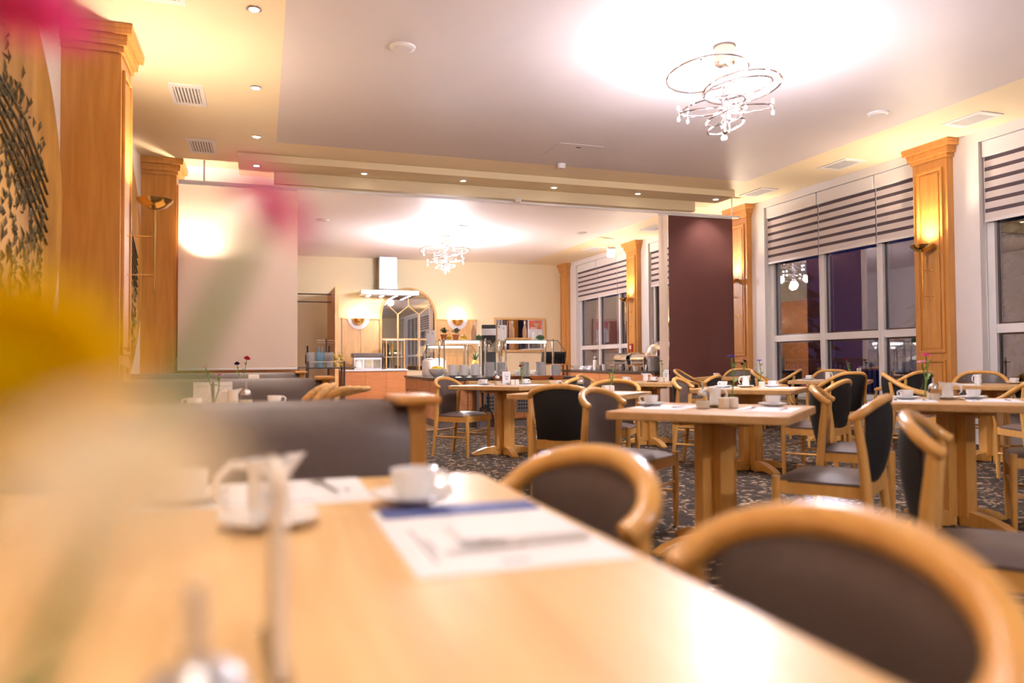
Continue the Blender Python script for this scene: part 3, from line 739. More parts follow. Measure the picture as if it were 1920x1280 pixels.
# long booth tables
def booth_table(x0, x1, y0, y1, label):
    e = thing('booth_table', label, 'table', ((x0+x1)/2, (y0+y1)/2, 0.002), 0, 'long booth tables'); a, b = (x1-x0)/2, (y1-y0)/2; r = 0.06
    pts = []
    for cx, cy, a0 in ((a-r, b-r, 0), (-a+r, b-r, PI/2), (-a+r, -b+r, PI), (a-r, -b+r, 1.5*PI)):
        for q in range(6): t = a0+PI/2*q/5; pts.append((cx+r*math.cos(t), cy+r*math.sin(t)))
    MB().prism(pts, 0.708, 0.75).build('table_top', 'beech_top', e, bevel=0.006)
    for s in (-1, 1):
        MB().box(-0.12, 0.12, s*(b-0.35)-0.04, s*(b-0.35)+0.04, 0.06, 0.708).build('column', 'beech', e, bevel=0.004)
        MB().prism_axis([(-0.32,0.0),(0.32,0.0),(0.32,0.02),(0.12,0.07),(-0.12,0.07),(-0.32,0.02)], s*(b-0.35)-0.04, s*(b-0.35)+0.04, 1).build('foot', 'beech', e)
booth_table(-0.80, 0.485, 0.05, 1.70, 'long pale beech table filling the blurred foreground')
booth_table(-0.80, 0.485, 3.32, 4.97, 'booth table behind the first bench back')
booth_table(-0.80, 0.485, 6.60, 8.25, 'booth table behind the second bench back')
# booth benches, upholstered on both sides
def bench(y, label):
    e = thing('booth_bench', label, 'bench', (0, y, 0.002), 0, 'upholstered booth benches')
    x0, x1 = LX+0.03, 0.405
    def pad(name, poly, mat):
        n = 24; m = MB(); vs = []; fs = []; K = len(poly)
        for i in range(n+1):
            x = x0+(x1-x0)*i/n; d = min(x-x0, x1-x)/0.10; s = min(1, max(0, d)); dip = 0.02*(1-math.cos(PI*s))/2
            for (yy, zz) in poly: vs.append((x, yy*(0.8+0.2*s), zz+(dip if zz > 0.6 else 0)))
        for i in range(n):
            for k in range(K): fs.append((i*K+k, (i+1)*K+k, (i+1)*K+(k+1) % K, i*K+(k+1) % K))
        fs += [tuple(range(K)), tuple(n*K+k for k in range(K-1, -1, -1))]
        m.add(vs, fs).build(name, mat, e, smooth=True)
    pad('backrest', [(-0.085,0.40),(0.085,0.40),(0.098,0.60),(0.085,0.78),(0.06,0.855),(0.025,0.88),(-0.025,0.88),(-0.06,0.855),(-0.085,0.78),(-0.098,0.60)], 'leather')
    for s in (-1, 1):
        pad('seat_pad', [(s*0.08,0.36),(s*0.53,0.36),(s*0.55,0.40),(s*0.53,0.45),(s*0.40,0.465),(s*0.08,0.455)][::s], 'leather')
        MB().box(x0, x1, min(s*0.08, s*0.50), max(s*0.08, s*0.50), 0.0, 0.36).build('base', 'beech', e)
    MB().box(x1, x1+0.055, -0.045, 0.045, 0, 0.885).build('end_post', 'oak', e, bevel=0.006)
    MB().box(x1, x1+0.03, -0.50, 0.50, 0.0, 0.42).build('end_panel', 'beech', e, bevel=0.006)
    MB().box(x1-0.045, x1+0.085, -0.115, 0.115, 0.885, 0.912).build('post_cap', 'oak', e, bevel=0.011, seg=3)
bench(2.20, 'dark leather booth bench with wooden end post, closest one')
bench(5.47, 'second dark leather booth bench seen above the first')
bench(8.75, 'farthest dark leather booth bench under the cream panel')

# ------------------------------------------------------------------ tableware prototypes
def make_cup():
    e = thing('coffee_cup', 'cup', 'cup')
    MB().lathe([(0.0,0.004),(0.024,0.0),(0.028,0.004),(0.036,0.017),(0.040,0.034),(0.042,0.054),(0.040,0.054),(0.038,0.034),(0.033,0.012),(0.0,0.010)], 24).build('bowl', 'ceramic', e, smooth=True)
    MB().tube([(0.040,0,0.046),(0.054,0,0.048),(0.065,0,0.038),(0.063,0,0.024),(0.051,0,0.015),(0.036,0,0.017)], 0.0045, 8).build('handle', 'ceramic', e, smooth=True)
    return e
def make_saucer():
    e = MB().lathe([(0.0,0.003),(0.03,0.0),(0.042,0.002),(0.064,0.010),(0.078,0.017),(0.077,0.020),(0.06,0.013),(0.036,0.007),(0.0,0.006)], 28).build('saucer', 'ceramic', smooth=True)
    tag(e, 'saucer', 'saucer'); return e
def make_creamer():
    e = thing('milk_jug', 'jug', 'jug')
    MB().lathe([(0.0,0.003),(0.026,0.0),(0.030,0.004),(0.033,0.03),(0.030,0.07),(0.033,0.10),(0.031,0.10),(0.028,0.07),(0.030,0.03),(0.0,0.008)], 20).build('body', 'ceramic', e, smooth=True)
    MB().add([(0.024,-0.018,0.082),(0.024,0.018,0.082),(0.058,0.0,0.107),(0.028,-0.02,0.103),(0.028,0.02,0.103),(0.030,0.0,0.07)], [(0,5,2),(5,1,2),(0,2,3),(1,4,2),(3,2,4)]).build('spout', 'ceramic', e, smooth=True)
    MB().tube([(-0.029,0,0.092),(-0.055,0,0.094),(-0.074,0,0.074),(-0.076,0,0.046),(-0.060,0,0.028)], [0.007,0.0065,0.006,0.005,0.003], 8).build('handle', 'ceramic', e, smooth=True)
    return e
def make_sugar():
    e = thing('sugar_dispenser', 'sugar', 'sugar dispenser')
    MB().lathe([(0.0,0.002),(0.032,0.0),(0.037,0.004),(0.038,0.045),(0.030,0.068),(0.026,0.076)], 20).build('jar', 'glass', e, smooth=True)
    MB().lathe([(0.0,0.004),(0.034,0.004),(0.035,0.040),(0.0,0.042)], 16).build('sugar_fill', 'sugar', e, smooth=True)
    MB().lathe([(0.028,0.070),(0.029,0.082),(0.022,0.096),(0.008,0.104),(0.0,0.104)], 18).build('lid', 'steel', e, smooth=True)
    MB().tube([(0,0,0.10),(0,0,0.142)], [0.0055,0.005], 8).build('spout', 'steel', e)
    return e
def make_shaker():
    e = MB().box(-0.022,0.022,-0.022,0.022,0,0.058).build('shaker', 'paper_cream', bevel=0.005); tag(e, 'shaker', 'shaker'); return e
def make_vase():
    e = MB().lathe([(0.0,0.002),(0.026,0.0),(0.038,0.014),(0.039,0.03),(0.026,0.058),(0.013,0.085),(0.011,0.12),(0.015,0.135)], 20).build('bud_vase', 'glass', smooth=True); tag(e, 'vase', 'vase'); return e
def make_mat():
    e = thing('placemat', 'mat', 'placemat')
    MB().box(-0.145,0.145,-0.208,0.208,0,0.0012).build('sheet', 'paper', e)
    MB().box(-0.11,-0.105,-0.15,0.05,0.0012,0.0016).box(-0.10,-0.095,-0.1,-0.02,0.0012,0.0016).box(-0.03,0.01,-0.175,-0.165,0.0012,0.0016).build('printed_lines', 'ink_soft', e)
    return e
def make_card():
    e = thing('table_card', 'card', 'card')
    MB().box(-0.05,0.05,-0.004,0.004,0,0.145).build('sheet', 'paper', e)
    MB().box(-0.055,0.055,-0.03,0.03,0,0.004).build('card_foot', 'glass', e)
    MB().box(-0.03,0.03,-0.0048,-0.004,0.118,0.121).box(-0.025,0.02,-0.0048,-0.004,0.012,0.016).build('printed_lines', 'ink_soft', e)
    return e
def cutlery(kind):
    m = MB()
    if kind == 'knife': m.box(-0.007,0.007,-0.10,0.0,0,0.004).box(-0.009,0.009,0.0,0.11,0.0005,0.0025)
    elif kind == 'fork':
        m.box(-0.005,0.005,-0.10,0.03,0,0.004).box(-0.012,0.012,0.03,0.055,0.002,0.005)
        for x in (-0.0105, -0.0035, 0.0035, 0.0105): m.box(x-0.002, x+0.002, 0.055, 0.10, 0.003, 0.006)
    else:
        m.box(-0.003,0.003,-0.07,0.02,0.001,0.004); m.ball((0,0.038,0.004), 0.012, 10, 6, (1,1.6,0.3))
    o = m.build(kind, 'chrome', smooth=(kind == 'spoon')); tag(o, kind, kind); return o
PR = {k: Proto(f()) for k, f in dict(cup=make_cup, saucer=make_saucer, creamer=make_creamer, sugar=make_sugar, shaker=make_shaker, vase=make_vase, mat=make_mat, card=make_card).items()}
for k in ('knife', 'fork', 'spoon'): PR[k] = Proto(cutlery(k))
GR = dict(cup='white coffee cups', saucer='white saucers', creamer='white milk jugs', sugar='glass sugar dispensers', shaker='cream salt and pepper shakers', vase='glass bud vases', mat='white paper placemats', card='white table cards', knife='table knives', fork='table forks', spoon='coffee spoons')
def put(kind, x, y, rz, label, z=TZ): return PR[kind].put((x, y, z), math.radians(rz), label, GR[kind])
def cup_set(x, y, rz, where, spoon=True, z=TZ+0.0012):
    put('saucer', x, y, 0, 'white saucer under the coffee cup '+where, z)
    put('cup', x, y, rz, 'white coffee cup '+where, z+0.006)
    if spoon:
        a = math.radians(rz+70); put('spoon', x+0.055*math.cos(a), y+0.055*math.sin(a), rz+150, 'coffee spoon lying beside the cup '+where, z+0.0145)
def flower(kind, base, tip, label, r=0.022, leaf=True, face=None, stem_r=0.0038):
    """stem from base to tip with a bloom on top"""
    e = thing('flower', label, 'flower', base); t = Vector(tip)-Vector(base)
    mid = t*0.5+Vector((0.012, -0.006, 0))
    MB().tube([(0,0,0), mid, t], stem_r, 6).build('stem', 'green', e, smooth=True)
    m = MB(); up = (face or t).normalized(); ax = up.cross(Vector((0.3,0.9,0.1))).normalized(); ay = up.cross(ax)
    rng = random.Random(hash(label) % 1000 if False else len(label)*7)
    if kind in ('rose', 'darkviolet'):
        for L_ in range(4):
            for k in range(5+L_):
                a = 2*PI*k/(5+L_)+L_*0.6; rr = r*(0.25+0.25*L_); d = ax*math.cos(a)+ay*math.sin(a); sd = up.cross(d)
                p = t+d*rr*0.5-up*r*0.3; q = t+d*rr+up*r*(0.75-0.2*L_); w_ = r*(0.32+0.12*L_)
                m.add([p-sd*w_*0.6, p+sd*w_*0.6, q+sd*w_, q-sd*w_, q+up*r*0.1], [(0,1,2,3),(3,2,4)])
        m.ball(t, r*0.45, 8, 6)
    else:
        n = 16
        for L_ in range(2):
            for k in range(n):
                a = 2*PI*(k+0.5*L_)/n; d = ax*math.cos(a)+ay*math.sin(a); sd = up.cross(d); R = r*(1.0-0.25*L_); w_ = r*0.17
                p0 = t+d*r*0.12; p1 = t+d*R*0.6+up*r*(0.16+0.14*L_); p2 = t+d*R+up*r*(0.10+0.2*L_)
                m.add([p0-sd*w_*0.4, p0+sd*w_*0.4, p1+sd*w_, p2, p1-sd*w_], [(0,1,2,3,4)])
        m.ball(t+up*r*0.08, r*0.28, 8, 6, (1,1,0.7))
    m.build('bloom', kind, e)
    if leaf:
        lm = MB()
        for k, f in enumerate((0.45, 0.6, 0.78)):
            p = mid*2*f if f < 0.5 else mid.lerp(t, (f-0.5)*2); a = 2.1*k+0.4; d = Vector((math.cos(a), math.sin(a), 0.7)).normalized(); sd = d.cross(Vector((0,0,1))).normalized()
            L_ = max(0.05, r*1.7); lm.add([p, p+d*L_*0.5+sd*L_*0.2, p+d*L_, p+d*L_*0.5-sd*L_*0.2], [(0,1,2,3)])
        lm.build('leaves', 'green', e)
    return e
def posy(x, y, kinds, where, lean=(0.02, 0.0), h=0.24, r=0.02):
    put('vase', x, y, 0, 'glass bud vase '+where)
    for i, k in enumerate(kinds):
        nm = {'pink': 'pink', 'palepink': 'pale pink', 'violet': 'violet', 'darkviolet': 'dark violet', 'rose': 'red', 'yellow': 'yellow', 'green': 'green feathery'}[k]
        flower(k, (x+0.004*i, y, TZ+0.012), (x+lean[0]*(1-1.6*i)+0.01*i, y+lean[1]+0.012*i, TZ+h-0.045*i),
               nm+' flower in the vase '+where+(', lower bloom' if i else ''), r)

# ------------------------------------------------------------------ foreground table
put('mat', 0.322, 1.09, 0, 'large white placemat beside the second armchair in foreground')
put('mat', -0.005, 1.555, 90, 'white placemat at far end of the foreground table')
bl = MB().box(-0.135,0.135,-0.035,0.035,0,0.004).build('booklet', 'blue', loc=(0.325, 1.262, TZ+0.0014)); tag(bl, 'blue printed booklet lying on the foreground placemat', 'booklet')
nap = thing('napkin', 'folded white napkin with cutlery on the foreground placemat', 'napkin', (0.36, 1.08, TZ+0.0014), 0.1)
MB().box(-0.09,0.09,-0.06,0.06,0,0.002).build('lower_fold', 'paper', nap); MB().box(-0.085,0.09,-0.055,0.055,0.002,0.004).build('upper_fold', 'paper', nap)
put('knife', 0.345, 0.985, 92, 'knife on the big foreground placemat', TZ+0.0014)
put('fork', 0.36, 1.015, 88, 'fork on the big foreground placemat', TZ+0.0014)
cup_set(0.262, 1.345, -25, 'on the foreground table by the blue booklet', True, TZ+0.0054)
put('fork', 0.125, 1.60, 10, 'fork on the far placemat of the foreground table', TZ+0.0014)
cup_set(-0.13, 1.50, 160, 'left behind the foreground milk jug', False)
put('saucer', 0.012, 1.248, 0, 'white saucer under the foreground milk jug', TZ)
put('creamer', 0.012, 1.248, 8, 'white milk jug with curved handle on the foreground table', TZ+0.006)
put('sugar', -0.032, 0.425, 0, 'sugar dispenser with metal spout close to the camera')
cs = thing('menu_stand', 'thin acrylic menu stand seen edge-on in the foreground', 'menu stand', (0.012, 0.70, TZ), math.radians(3))
MB().box(-0.010,0.010,-0.075,0.075,0,0.004).build('base', 'glass', cs); MB().box(-0.005,0.005,-0.072,0.072,0.004,0.165).build('card', 'paper_cream', cs); MB().box(-0.007,-0.005,-0.074,0.074,0.004,0.168).build('acrylic_sheet', 'glass', cs)
nb = thing('flower_vase', 'clear round vase holding the close blurred flowers', 'vase', (-0.155, 0.285, TZ))
MB().lathe([(0.0,0.003),(0.03,0.0),(0.045,0.02),(0.046,0.05),(0.03,0.09),(0.02,0.11),(0.024,0.125)], 24).build('glass_body', 'glass', nb, smooth=True)
MB().lathe([(0.0,0.006),(0.038,0.012),(0.042,0.045),(0.0,0.046)], 16).build('water', 'glass', nb, smooth=True)
VB = (-0.155, 0.285, TZ+0.02)
def near(px, py, d): return EYE+(fw+RT*((px-960)/1400)-UP*((py-640)/1400))*d
flower('pink', VB, near(-40, 10, 0.26), 'big pink flower blurred at the top left corner', 0.042, False)
flower('pink', VB, near(500, 392, 0.24), 'pink bloom blurred before the cream curtain panel', 0.019, False, Vector((0.6, -0.4, 0.5)), 0.0035)
flower('yellow', VB, near(15, 715, 0.20), 'yellow bloom blurred at the left picture edge', 0.037, True, Vector((0.2, -0.8, 0.3)))
flower('peach', VB, near(225, 915, 0.115), 'peach bloom blurred at lower left nearest the lens', 0.0195, False, Vector((0.1, -0.6, 0.8)), 0.0012)
flower('green', VB, near(-10, 830, 0.25), 'green bud blurred under the yellow bloom', 0.014, True)

# second and third booth tables
TW = 'on the second booth table'
cup_set(0.075, 4.72, -10, TW+', right one', False); cup_set(-0.36, 4.62, 190, TW+', left one', False)
put('sugar', -0.085, 4.68, 0, 'sugar dispenser '+TW); put('creamer', -0.16, 4.72, 20, 'white milk jug '+TW)
put('card', -0.33, 4.80, 0, 'left white table card '+TW); put('card', -0.215, 4.80, 0, 'right white table card '+TW)
posy(-0.265, 4.66, ['palepink', 'palepink'], TW, (-0.04, 0), 0.235, 0.026)
put('vase', -0.20, 7.6, 0, 'glass bud vase on the farthest booth table')
flower('rose', (-0.20, 7.6, TZ+0.01), (-0.13, 7.6, TZ+0.30), 'red rose on the farthest booth table', 0.03); flower('darkviolet', (-0.20, 7.6, TZ+0.01), (-0.22, 7.6, TZ+0.25), 'dark bloom beside the red rose on the farthest booth table', 0.025)
put('card', -0.07, 7.75, 0, 'white table card on the farthest booth table')
bk = thing('bread_basket', 'glass bread basket at aisle end of second booth table', 'basket', (0.40, 4.78, TZ))
MB().lathe([(0.0,0.004),(0.085,0.0),(0.10,0.05),(0.105,0.10),(0.102,0.10),(0.095,0.05),(0.0,0.008)], 24).build('bowl', 'glass', bk, smooth=True)
for i, (dx, dy, a, tilt) in enumerate(((-0.10,-0.02,0.2,0.55), (-0.05,-0.05,0.5,0.6), (0.03,-0.04,-0.1,0.3), (0.09,0.0,0.0,0.25), (0.15,0.02,0.2,0.2))):
    o = MB().tube([(-0.10,0,0),(-0.085,0,0.004),(-0.03,0,0.010),(0.03,0,0.010),(0.085,0,0.004),(0.10,0,0)], [0.004,0.016,0.022,0.022,0.016,0.004], 10).build('bread_roll', 'bread', smooth=True, loc=(0.42+dx, 4.78+dy, TZ+0.07))
    o.rotation_euler = (0, -tilt, a); tag(o, ['leftmost', 'second', 'middle', 'fourth', 'rightmost'][i]+' bread roll stick in the glass basket', 'bread', 'bread rolls in the glass basket')

# ------------------------------------------------------------------ dining table settings
def setting(x, y, rz, where, cut=True):
    put('mat', x, y, rz, 'white placemat '+where)
    if cut:
        a = math.radians(rz)
        for k, dx in (('knife', 0.08), ('fork', -0.08)):
            put(k, x+dx*math.cos(a), y+dx*math.sin(a), rz, k+' on the placemat '+where, TZ+0.0014)
W = 'on the front middle table'
setting(2.12, 3.66, 132, W+', left one'); setting(2.50, 3.27, -48, W+', right one')
cup_set(2.10, 3.83-0.05, 150, W+', left one'); cup_set(2.68, 3.46, 20, W+', right one')
put('sugar', 2.24, 3.47, 0, 'sugar dispenser '+W); put('saucer', 2.37, 3.55, 0, 'saucer under the milk jug '+W); put('creamer', 2.37, 3.55, 180, 'white milk jug '+W, TZ+0.006)
put('shaker', 2.345, 3.43, 20, 'left cream shaker '+W); put('shaker', 2.40, 3.43, 20, 'right cream shaker '+W)
posy(2.47, 3.55, ['violet'], W, (0.01, 0), 0.275, 0.03)
W = 'on the front right table'
setting(3.83, 3.63, 135, W+', left one'); setting(4.26, 3.42, -45, W+', right one')
cup_set(3.90, 3.72, 170, W+', left one'); cup_set(4.30, 3.58, 10, W+', right one')
put('sugar', 3.99, 3.60, 0, 'sugar dispenser '+W); put('saucer', 4.13, 3.62, 0, 'saucer under the milk jug '+W); put('creamer', 4.13, 3.62, 120, 'white milk jug '+W, TZ+0.006)
put('spoon', 4.20, 3.54, 80, 'spare spoon '+W); posy(4.08, 3.75, ['pink', 'palepink'], W, (0.02, 0), 0.28, 0.038)
W = 'on the small middle table'
setting(2.72, 5.40, -48, W); put('creamer', 2.28, 5.70, 180, 'white milk jug '+W); cup_set(2.38, 5.60, 180, W+', left one', False)
put('sugar', 2.50, 5.68, 0, 'sugar dispenser '+W); put('shaker', 2.64, 5.50, 10, 'left cream shaker '+W); put('shaker', 2.70, 5.52, 10, 'right cream shaker '+W)
posy(2.74, 5.62, ['palepink', 'violet'], W, (0.025, 0.0), 0.22, 0.022)
W = 'on the table with purple flower'
setting(4.10, 6.02, 132, W+', left one'); setting(4.50, 5.72, -48, W+', right one')
cup_set(4.08, 5.98, 190, W+', left one'); cup_set(4.58, 5.92, 0, W+', right one'); put('saucer', 4.33, 5.98, 0, 'saucer under the milk jug '+W); put('creamer', 4.33, 5.98, 0, 'white milk jug '+W, TZ+0.006)
put('shaker', 4.36, 5.78, 0, 'single cream shaker '+W); posy(4.44, 5.92, ['violet'], W, (0.0, 0), 0.25, 0.033)
W = 'on the table before the buffet'
setting(2.30, 7.93, 132, W+', left one'); setting(2.75, 7.68, -48, W+', right one', False)
cup_set(2.33, 7.92, 185, W+', left one'); cup_set(2.80, 7.90, 0, W+', right one'); put('sugar', 2.45, 7.80, 0, 'sugar dispenser '+W)
c = put('card', 2.57, 7.86, 12, 'white table card printed 80 '+W); put('shaker', 2.62, 7.80, 0, 'left cream shaker '+W); put('shaker', 2.67, 7.80, 0, 'right cream shaker '+W)
posy(2.73, 7.82, ['palepink', 'rose'], W, (0.02, 0), 0.25, 0.02)
W = 'on the table by the chafing counter'
setting(4.20, 8.15, 132, W+', left one'); cup_set(4.20, 8.18, 0, W+', left one'); cup_set(4.52, 8.08, 0, W+', right one'); put('creamer', 4.44, 8.12, 150, 'white milk jug '+W)
put('shaker', 4.54, 7.93, 10, 'left cream shaker '+W); put('shaker', 4.60, 7.93, 10, 'right cream shaker '+W); posy(4.62, 8.05, ['green'], W, (0.0, 0), 0.25, 0.03)
c2 = put('card', 4.72, 8.12, 14, 'white table card printed 81 '+W)
W = 'on the table under the large window'
setting(6.60, 7.78, 132, W+', left one'); cup_set(6.60, 7.80, 190, W+', left one'); cup_set(6.98, 7.60, 0, W+', right one'); put('creamer', 6.82, 7.72, 90, 'white milk jug '+W)
put('shaker', 6.95, 7.42, 0, 'left cream shaker '+W); put('shaker', 7.01, 7.42, 0, 'right cream shaker '+W); posy(7.08, 7.66, ['rose', 'palepink'], W, (-0.02, 0), 0.25, 0.02); c4 = put('card', 7.22, 7.62, 20, 'white table card '+W)
W = 'on the table by the right window pillar'
setting(6.62, 5.62, 132, W+', left one', False); put('creamer', 6.74, 5.56, 0, 'white milk jug '+W); cup_set(7.18, 5.52, 180, W, True); put('sugar', 7.27, 5.44, 0, 'sugar dispenser '+W)
W = 'on the farthest table'
cup_set(6.55, 9.78, 0, W); posy(6.98, 9.70, ['darkviolet', 'darkviolet'], W, (0.03, 0), 0.24, 0.025); c3 = put('card', 7.14, 9.62, 20, 'white table card '+W)
put('vase', 6.86, 9.52, 0, 'second glass bud vase '+W); flower('violet', (6.86, 9.52, TZ+0.012), (6.86, 9.52, TZ+0.26), 'violet flower in second vase '+W, 0.03)
for card_, a, b in ((c, 'Tisch', '80'), (c2, 'Tisch', '81')):
    text_mesh(a, 0.028, 'ink', card_, (0, -0.0052, 0.085), (PI/2, 0, 0)); text_mesh(b, 0.030, 'ink', card_, (0, -0.0052, 0.055), (PI/2, 0, 0))
for card_ in (c3, c4): text_mesh('Tisch', 0.028, 'ink', card_, (0, -0.0052, 0.080), (PI/2, 0, 0))

# ------------------------------------------------------------------ buffet island
IX0, IX1, IY0, IY1, IZ = 2.50, 4.80, 10.98, 13.6, 0.765
isl = thing('buffet_island', 'cherry wood buffet island with dark worktop below the plate stacks', 'buffet', (0, 0, 0))
MB().box(IX0+0.05, IX1-0.05, IY0+0.06, IY1-0.05, 0.0, 0.12).build('plinth', 'plinth', isl)
MB().box(IX0+0.012, IX1-0.012, IY0+0.012, IY1-0.012, 0.12, IZ-0.04).build('carcass', 'cherry', isl)
MB().box(IX0-0.02, IX1+0.02, IY0-0.02, IY1+0.02, IZ-0.04, IZ).build('worktop', 'slab', isl, bevel=0.004)
nd = 5
for i in range(nd):
    a = IX0+0.02+(IX1-IX0-0.04)*i/nd; b = IX0+0.02+(IX1-IX0-0.04)*(i+1)/nd
    MB().box(a+0.004, b-0.004, IY0-0.006, IY0+0.012, 0.13, IZ-0.05).build('door', 'cherry', isl, bevel=0.003)
for i in range(5):
    a = IY0+0.03+(IY1-IY0-0.06)*i/5; b = IY0+0.03+(IY1-IY0-0.06)*(i+1)/5
    dr = MB().box(IX0-0.006, IX0+0.012, a+0.004, b-0.004, 0.13, 0.53).build('door', 'cherry', isl, bevel=0.003)
    MB().box(IX0-0.006, IX0+0.012, a+0.004, b-0.004, 0.54, IZ-0.05).build('drawer', 'cherry', isl, bevel=0.003)
    MB().ball((IX0-0.018, (a+b)/2, 0.50), 0.012, 8, 6).build('knob', 'dark_metal', dr, smooth=True)
for xc in (3.35, 3.86):
    g = thing('ventilation_grille', ('left' if xc < 3.5 else 'right')+' dark slotted ventilation grille in the buffet front', 'vent grille', (xc, IY0-0.008, 0.36), 0, 'buffet grilles')
    MB().box(-0.11, 0.11, -0.004, 0, -0.14, 0.14).build('plate', 'plinth', g)
    for r in range(4):
        for k in range(5):
            x = -0.085+k*0.042; z = -0.09+r*0.055
            MB().add([(x,-0.006,z),(x+0.028,-0.006,z),(x+0.036,-0.006,z+0.03),(x+0.008,-0.006,z+0.03)], [(0,1,2,3)]).build('slot', 'dark', g)
ws = MB().box(-0.85, 0.85, -0.10, 0.10, 0, 0.10).build('wooden_shelf', 'maple', loc=(3.78, 10.865, 0.615), bevel=0.006); tag(ws, 'long wooden shelf box fixed before the buffet plates', 'shelf')
for q in (-0.7, 0.7): MB().box(3.78+q-0.02-3.78, q+0.02, -0.08, 0.08, -0.603, 0).build('bracket', 'dark_metal', ws)
cb_ = thing('cable_loop', 'black cable loops hanging below the buffet grille', 'cable', (3.22, IY0-0.05, 0))
for k in range(3): MB().tube([(-0.12+0.02*k,0,0.02),(-0.10,-0.02,0.22+0.03*k),(0.0,-0.03,0.30+0.03*k),(0.12,-0.02,0.22),(0.15+0.02*k,0,0.01)], 0.010, 6).build('cable', 'dark', cb_, smooth=True)
for x in (-0.02, 0.07): MB().tube([(x,0.02,0.30),(x,0.0,0.50),(x,0.02,0.60)], 0.012, 6).build('hose', 'dark', cb_, smooth=True)
# plate and bowl stacks
plate_me = MB().lathe([(0.0,0.003),(0.05,0.0),(0.058,0.002),(0.088,0.011),(0.088,0.014),(0.056,0.006),(0.0,0.006)], 24).mesh('plate', 'plate', True)
bowl_me = MB().lathe([(0.0,0.004),(0.03,0.0),(0.036,0.004),(0.062,0.024),(0.078,0.050),(0.076,0.051),(0.058,0.026),(0.03,0.008),(0.0,0.008)], 24).mesh('bowl', 'plate', True)
def stack(x, y, n, kind, where, z=IZ, s=1.0):
    step = 0.0105 if kind == 'plate' else 0.016
    for i in range(n):
        o = bpy.data.objects.new('plate' if kind == 'plate' else 'cereal_bowl', plate_me if kind == 'plate' else bowl_me); COL.objects.link(o)
        o.location = (x+random.uniform(-.0015, .0015), y+random.uniform(-.0015, .0015), z+i*step*s); o.scale = (s,)*3
        pos = 'topmost' if i == n-1 else ('bottom' if i == 0 else 'inner')
        tag(o, '%s grey-white %s of the %s' % (pos, 'plate' if kind == 'plate' else 'bowl', where), 'plate' if kind == 'plate' else 'bowl', where)
stack(2.82, 11.28, 10, 'bowl', 'leftmost bowl stack on the buffet'); stack(2.97, 11.20, 10, 'bowl', 'second bowl stack on the buffet'); stack(3.16, 11.24, 11, 'bowl', 'third bowl stack on the buffet')
stack(3.40, 11.25, 22, 'plate', 'plate stack behind the brown bowl'); stack(3.62, 11.34, 22, 'plate', 'plate stack behind the table card')
stack(4.00, 11.30, 22, 'plate', 'plate stack left of guard post'); stack(4.28, 11.30, 22, 'plate', 'plate stack right of guard post'); stack(4.52, 11.25, 18, 'plate', 'rightmost plate stack on the buffet')
# bowls and trays on the shelf
def dish(name, x, y, z, prof, mat, label, cat, n=24, sc=(1,1)):
    o = MB().lathe(prof, n).build(name, mat, smooth=True, loc=(x, y, z)); o.scale = (sc[0], sc[1], 1); tag(o, label, cat); return o
bp = [(0.0,0.004),(0.06,0.0),(0.10,0.045),(0.115,0.07),(0.108,0.07),(0.09,0.04),(0.0,0.01)]
dish('serving_bowl', 3.44, 10.865, 0.715, bp, 'clay', 'brown glazed serving bowl at left of the shelf', 'bowl')
dish('serving_bowl', 3.72, 10.865, 0.715, bp, 'clay', 'brown glazed serving bowl behind the bud vase', 'bowl')
dish('serving_tray', 4.10, 10.865, 0.715, bp, 'terracotta', 'wide terracotta tray on the wooden shelf', 'tray', 24, (1.7, 0.8))
dish('serving_tray', 4.40, 10.865, 0.715, bp, 'terracotta', 'small terracotta dish at right of the shelf', 'tray', 24, (0.9, 0.8))
def tongs(x, y, z, lab):
    o = MB().tube([(0,0,0),(0.03,0.01,0.07),(0.08,0.02,0.10)], 0.005, 6).tube([(0,0.02,0),(0.03,0.025,0.06),(0.08,0.02,0.09)], 0.005, 6).build('tongs', 'chrome', smooth=True, loc=(x, y, z)); tag(o, lab, 'tongs')
tongs(3.42, 10.87, 0.76, 'steel tongs in the left brown bowl'); tongs(4.0, 10.87, 0.76, 'steel tongs in the wide terracotta tray')
fb = dish('fruit_bowl', 2.68, 11.75, IZ, [(0.0,0.004),(0.06,0.0),(0.12,0.06),(0.15,0.13),(0.143,0.13),(0.11,0.06),(0.0,0.01)], 'ceramic', 'large white fruit bowl with bananas on the buffet', 'bowl')
for i in range(6):
    a = 0.4*i-0.6; pts = [(0.07*math.cos(t)*1.2, 0.0, 0.05*math.sin(t)) for t in [0.3+2.4*k/6 for k in range(7)]]
    o = MB().tube(pts, [0.006,0.015,0.018,0.019,0.018,0.014,0.005], 8).build('banana', 'banana', smooth=True, loc=(2.64+0.018*i, 11.70+0.025*(i % 3), IZ+0.11)); o.rotation_euler = (0.4*(i % 2), 0, a)
    tag(o, '%s banana in the white fruit bowl' % ['leftmost', 'second', 'third', 'fourth', 'fifth', 'rightmost'][i], 'banana', 'bananas in the fruit bowl')
dish('serving_bowl', 2.78, 11.35, IZ, [(0.0,0.004),(0.05,0.0),(0.08,0.05),(0.09,0.09),(0.085,0.09),(0.07,0.045),(0.0,0.01)], 'ceramic', 'white bowl between bananas and bowl stacks', 'bowl')
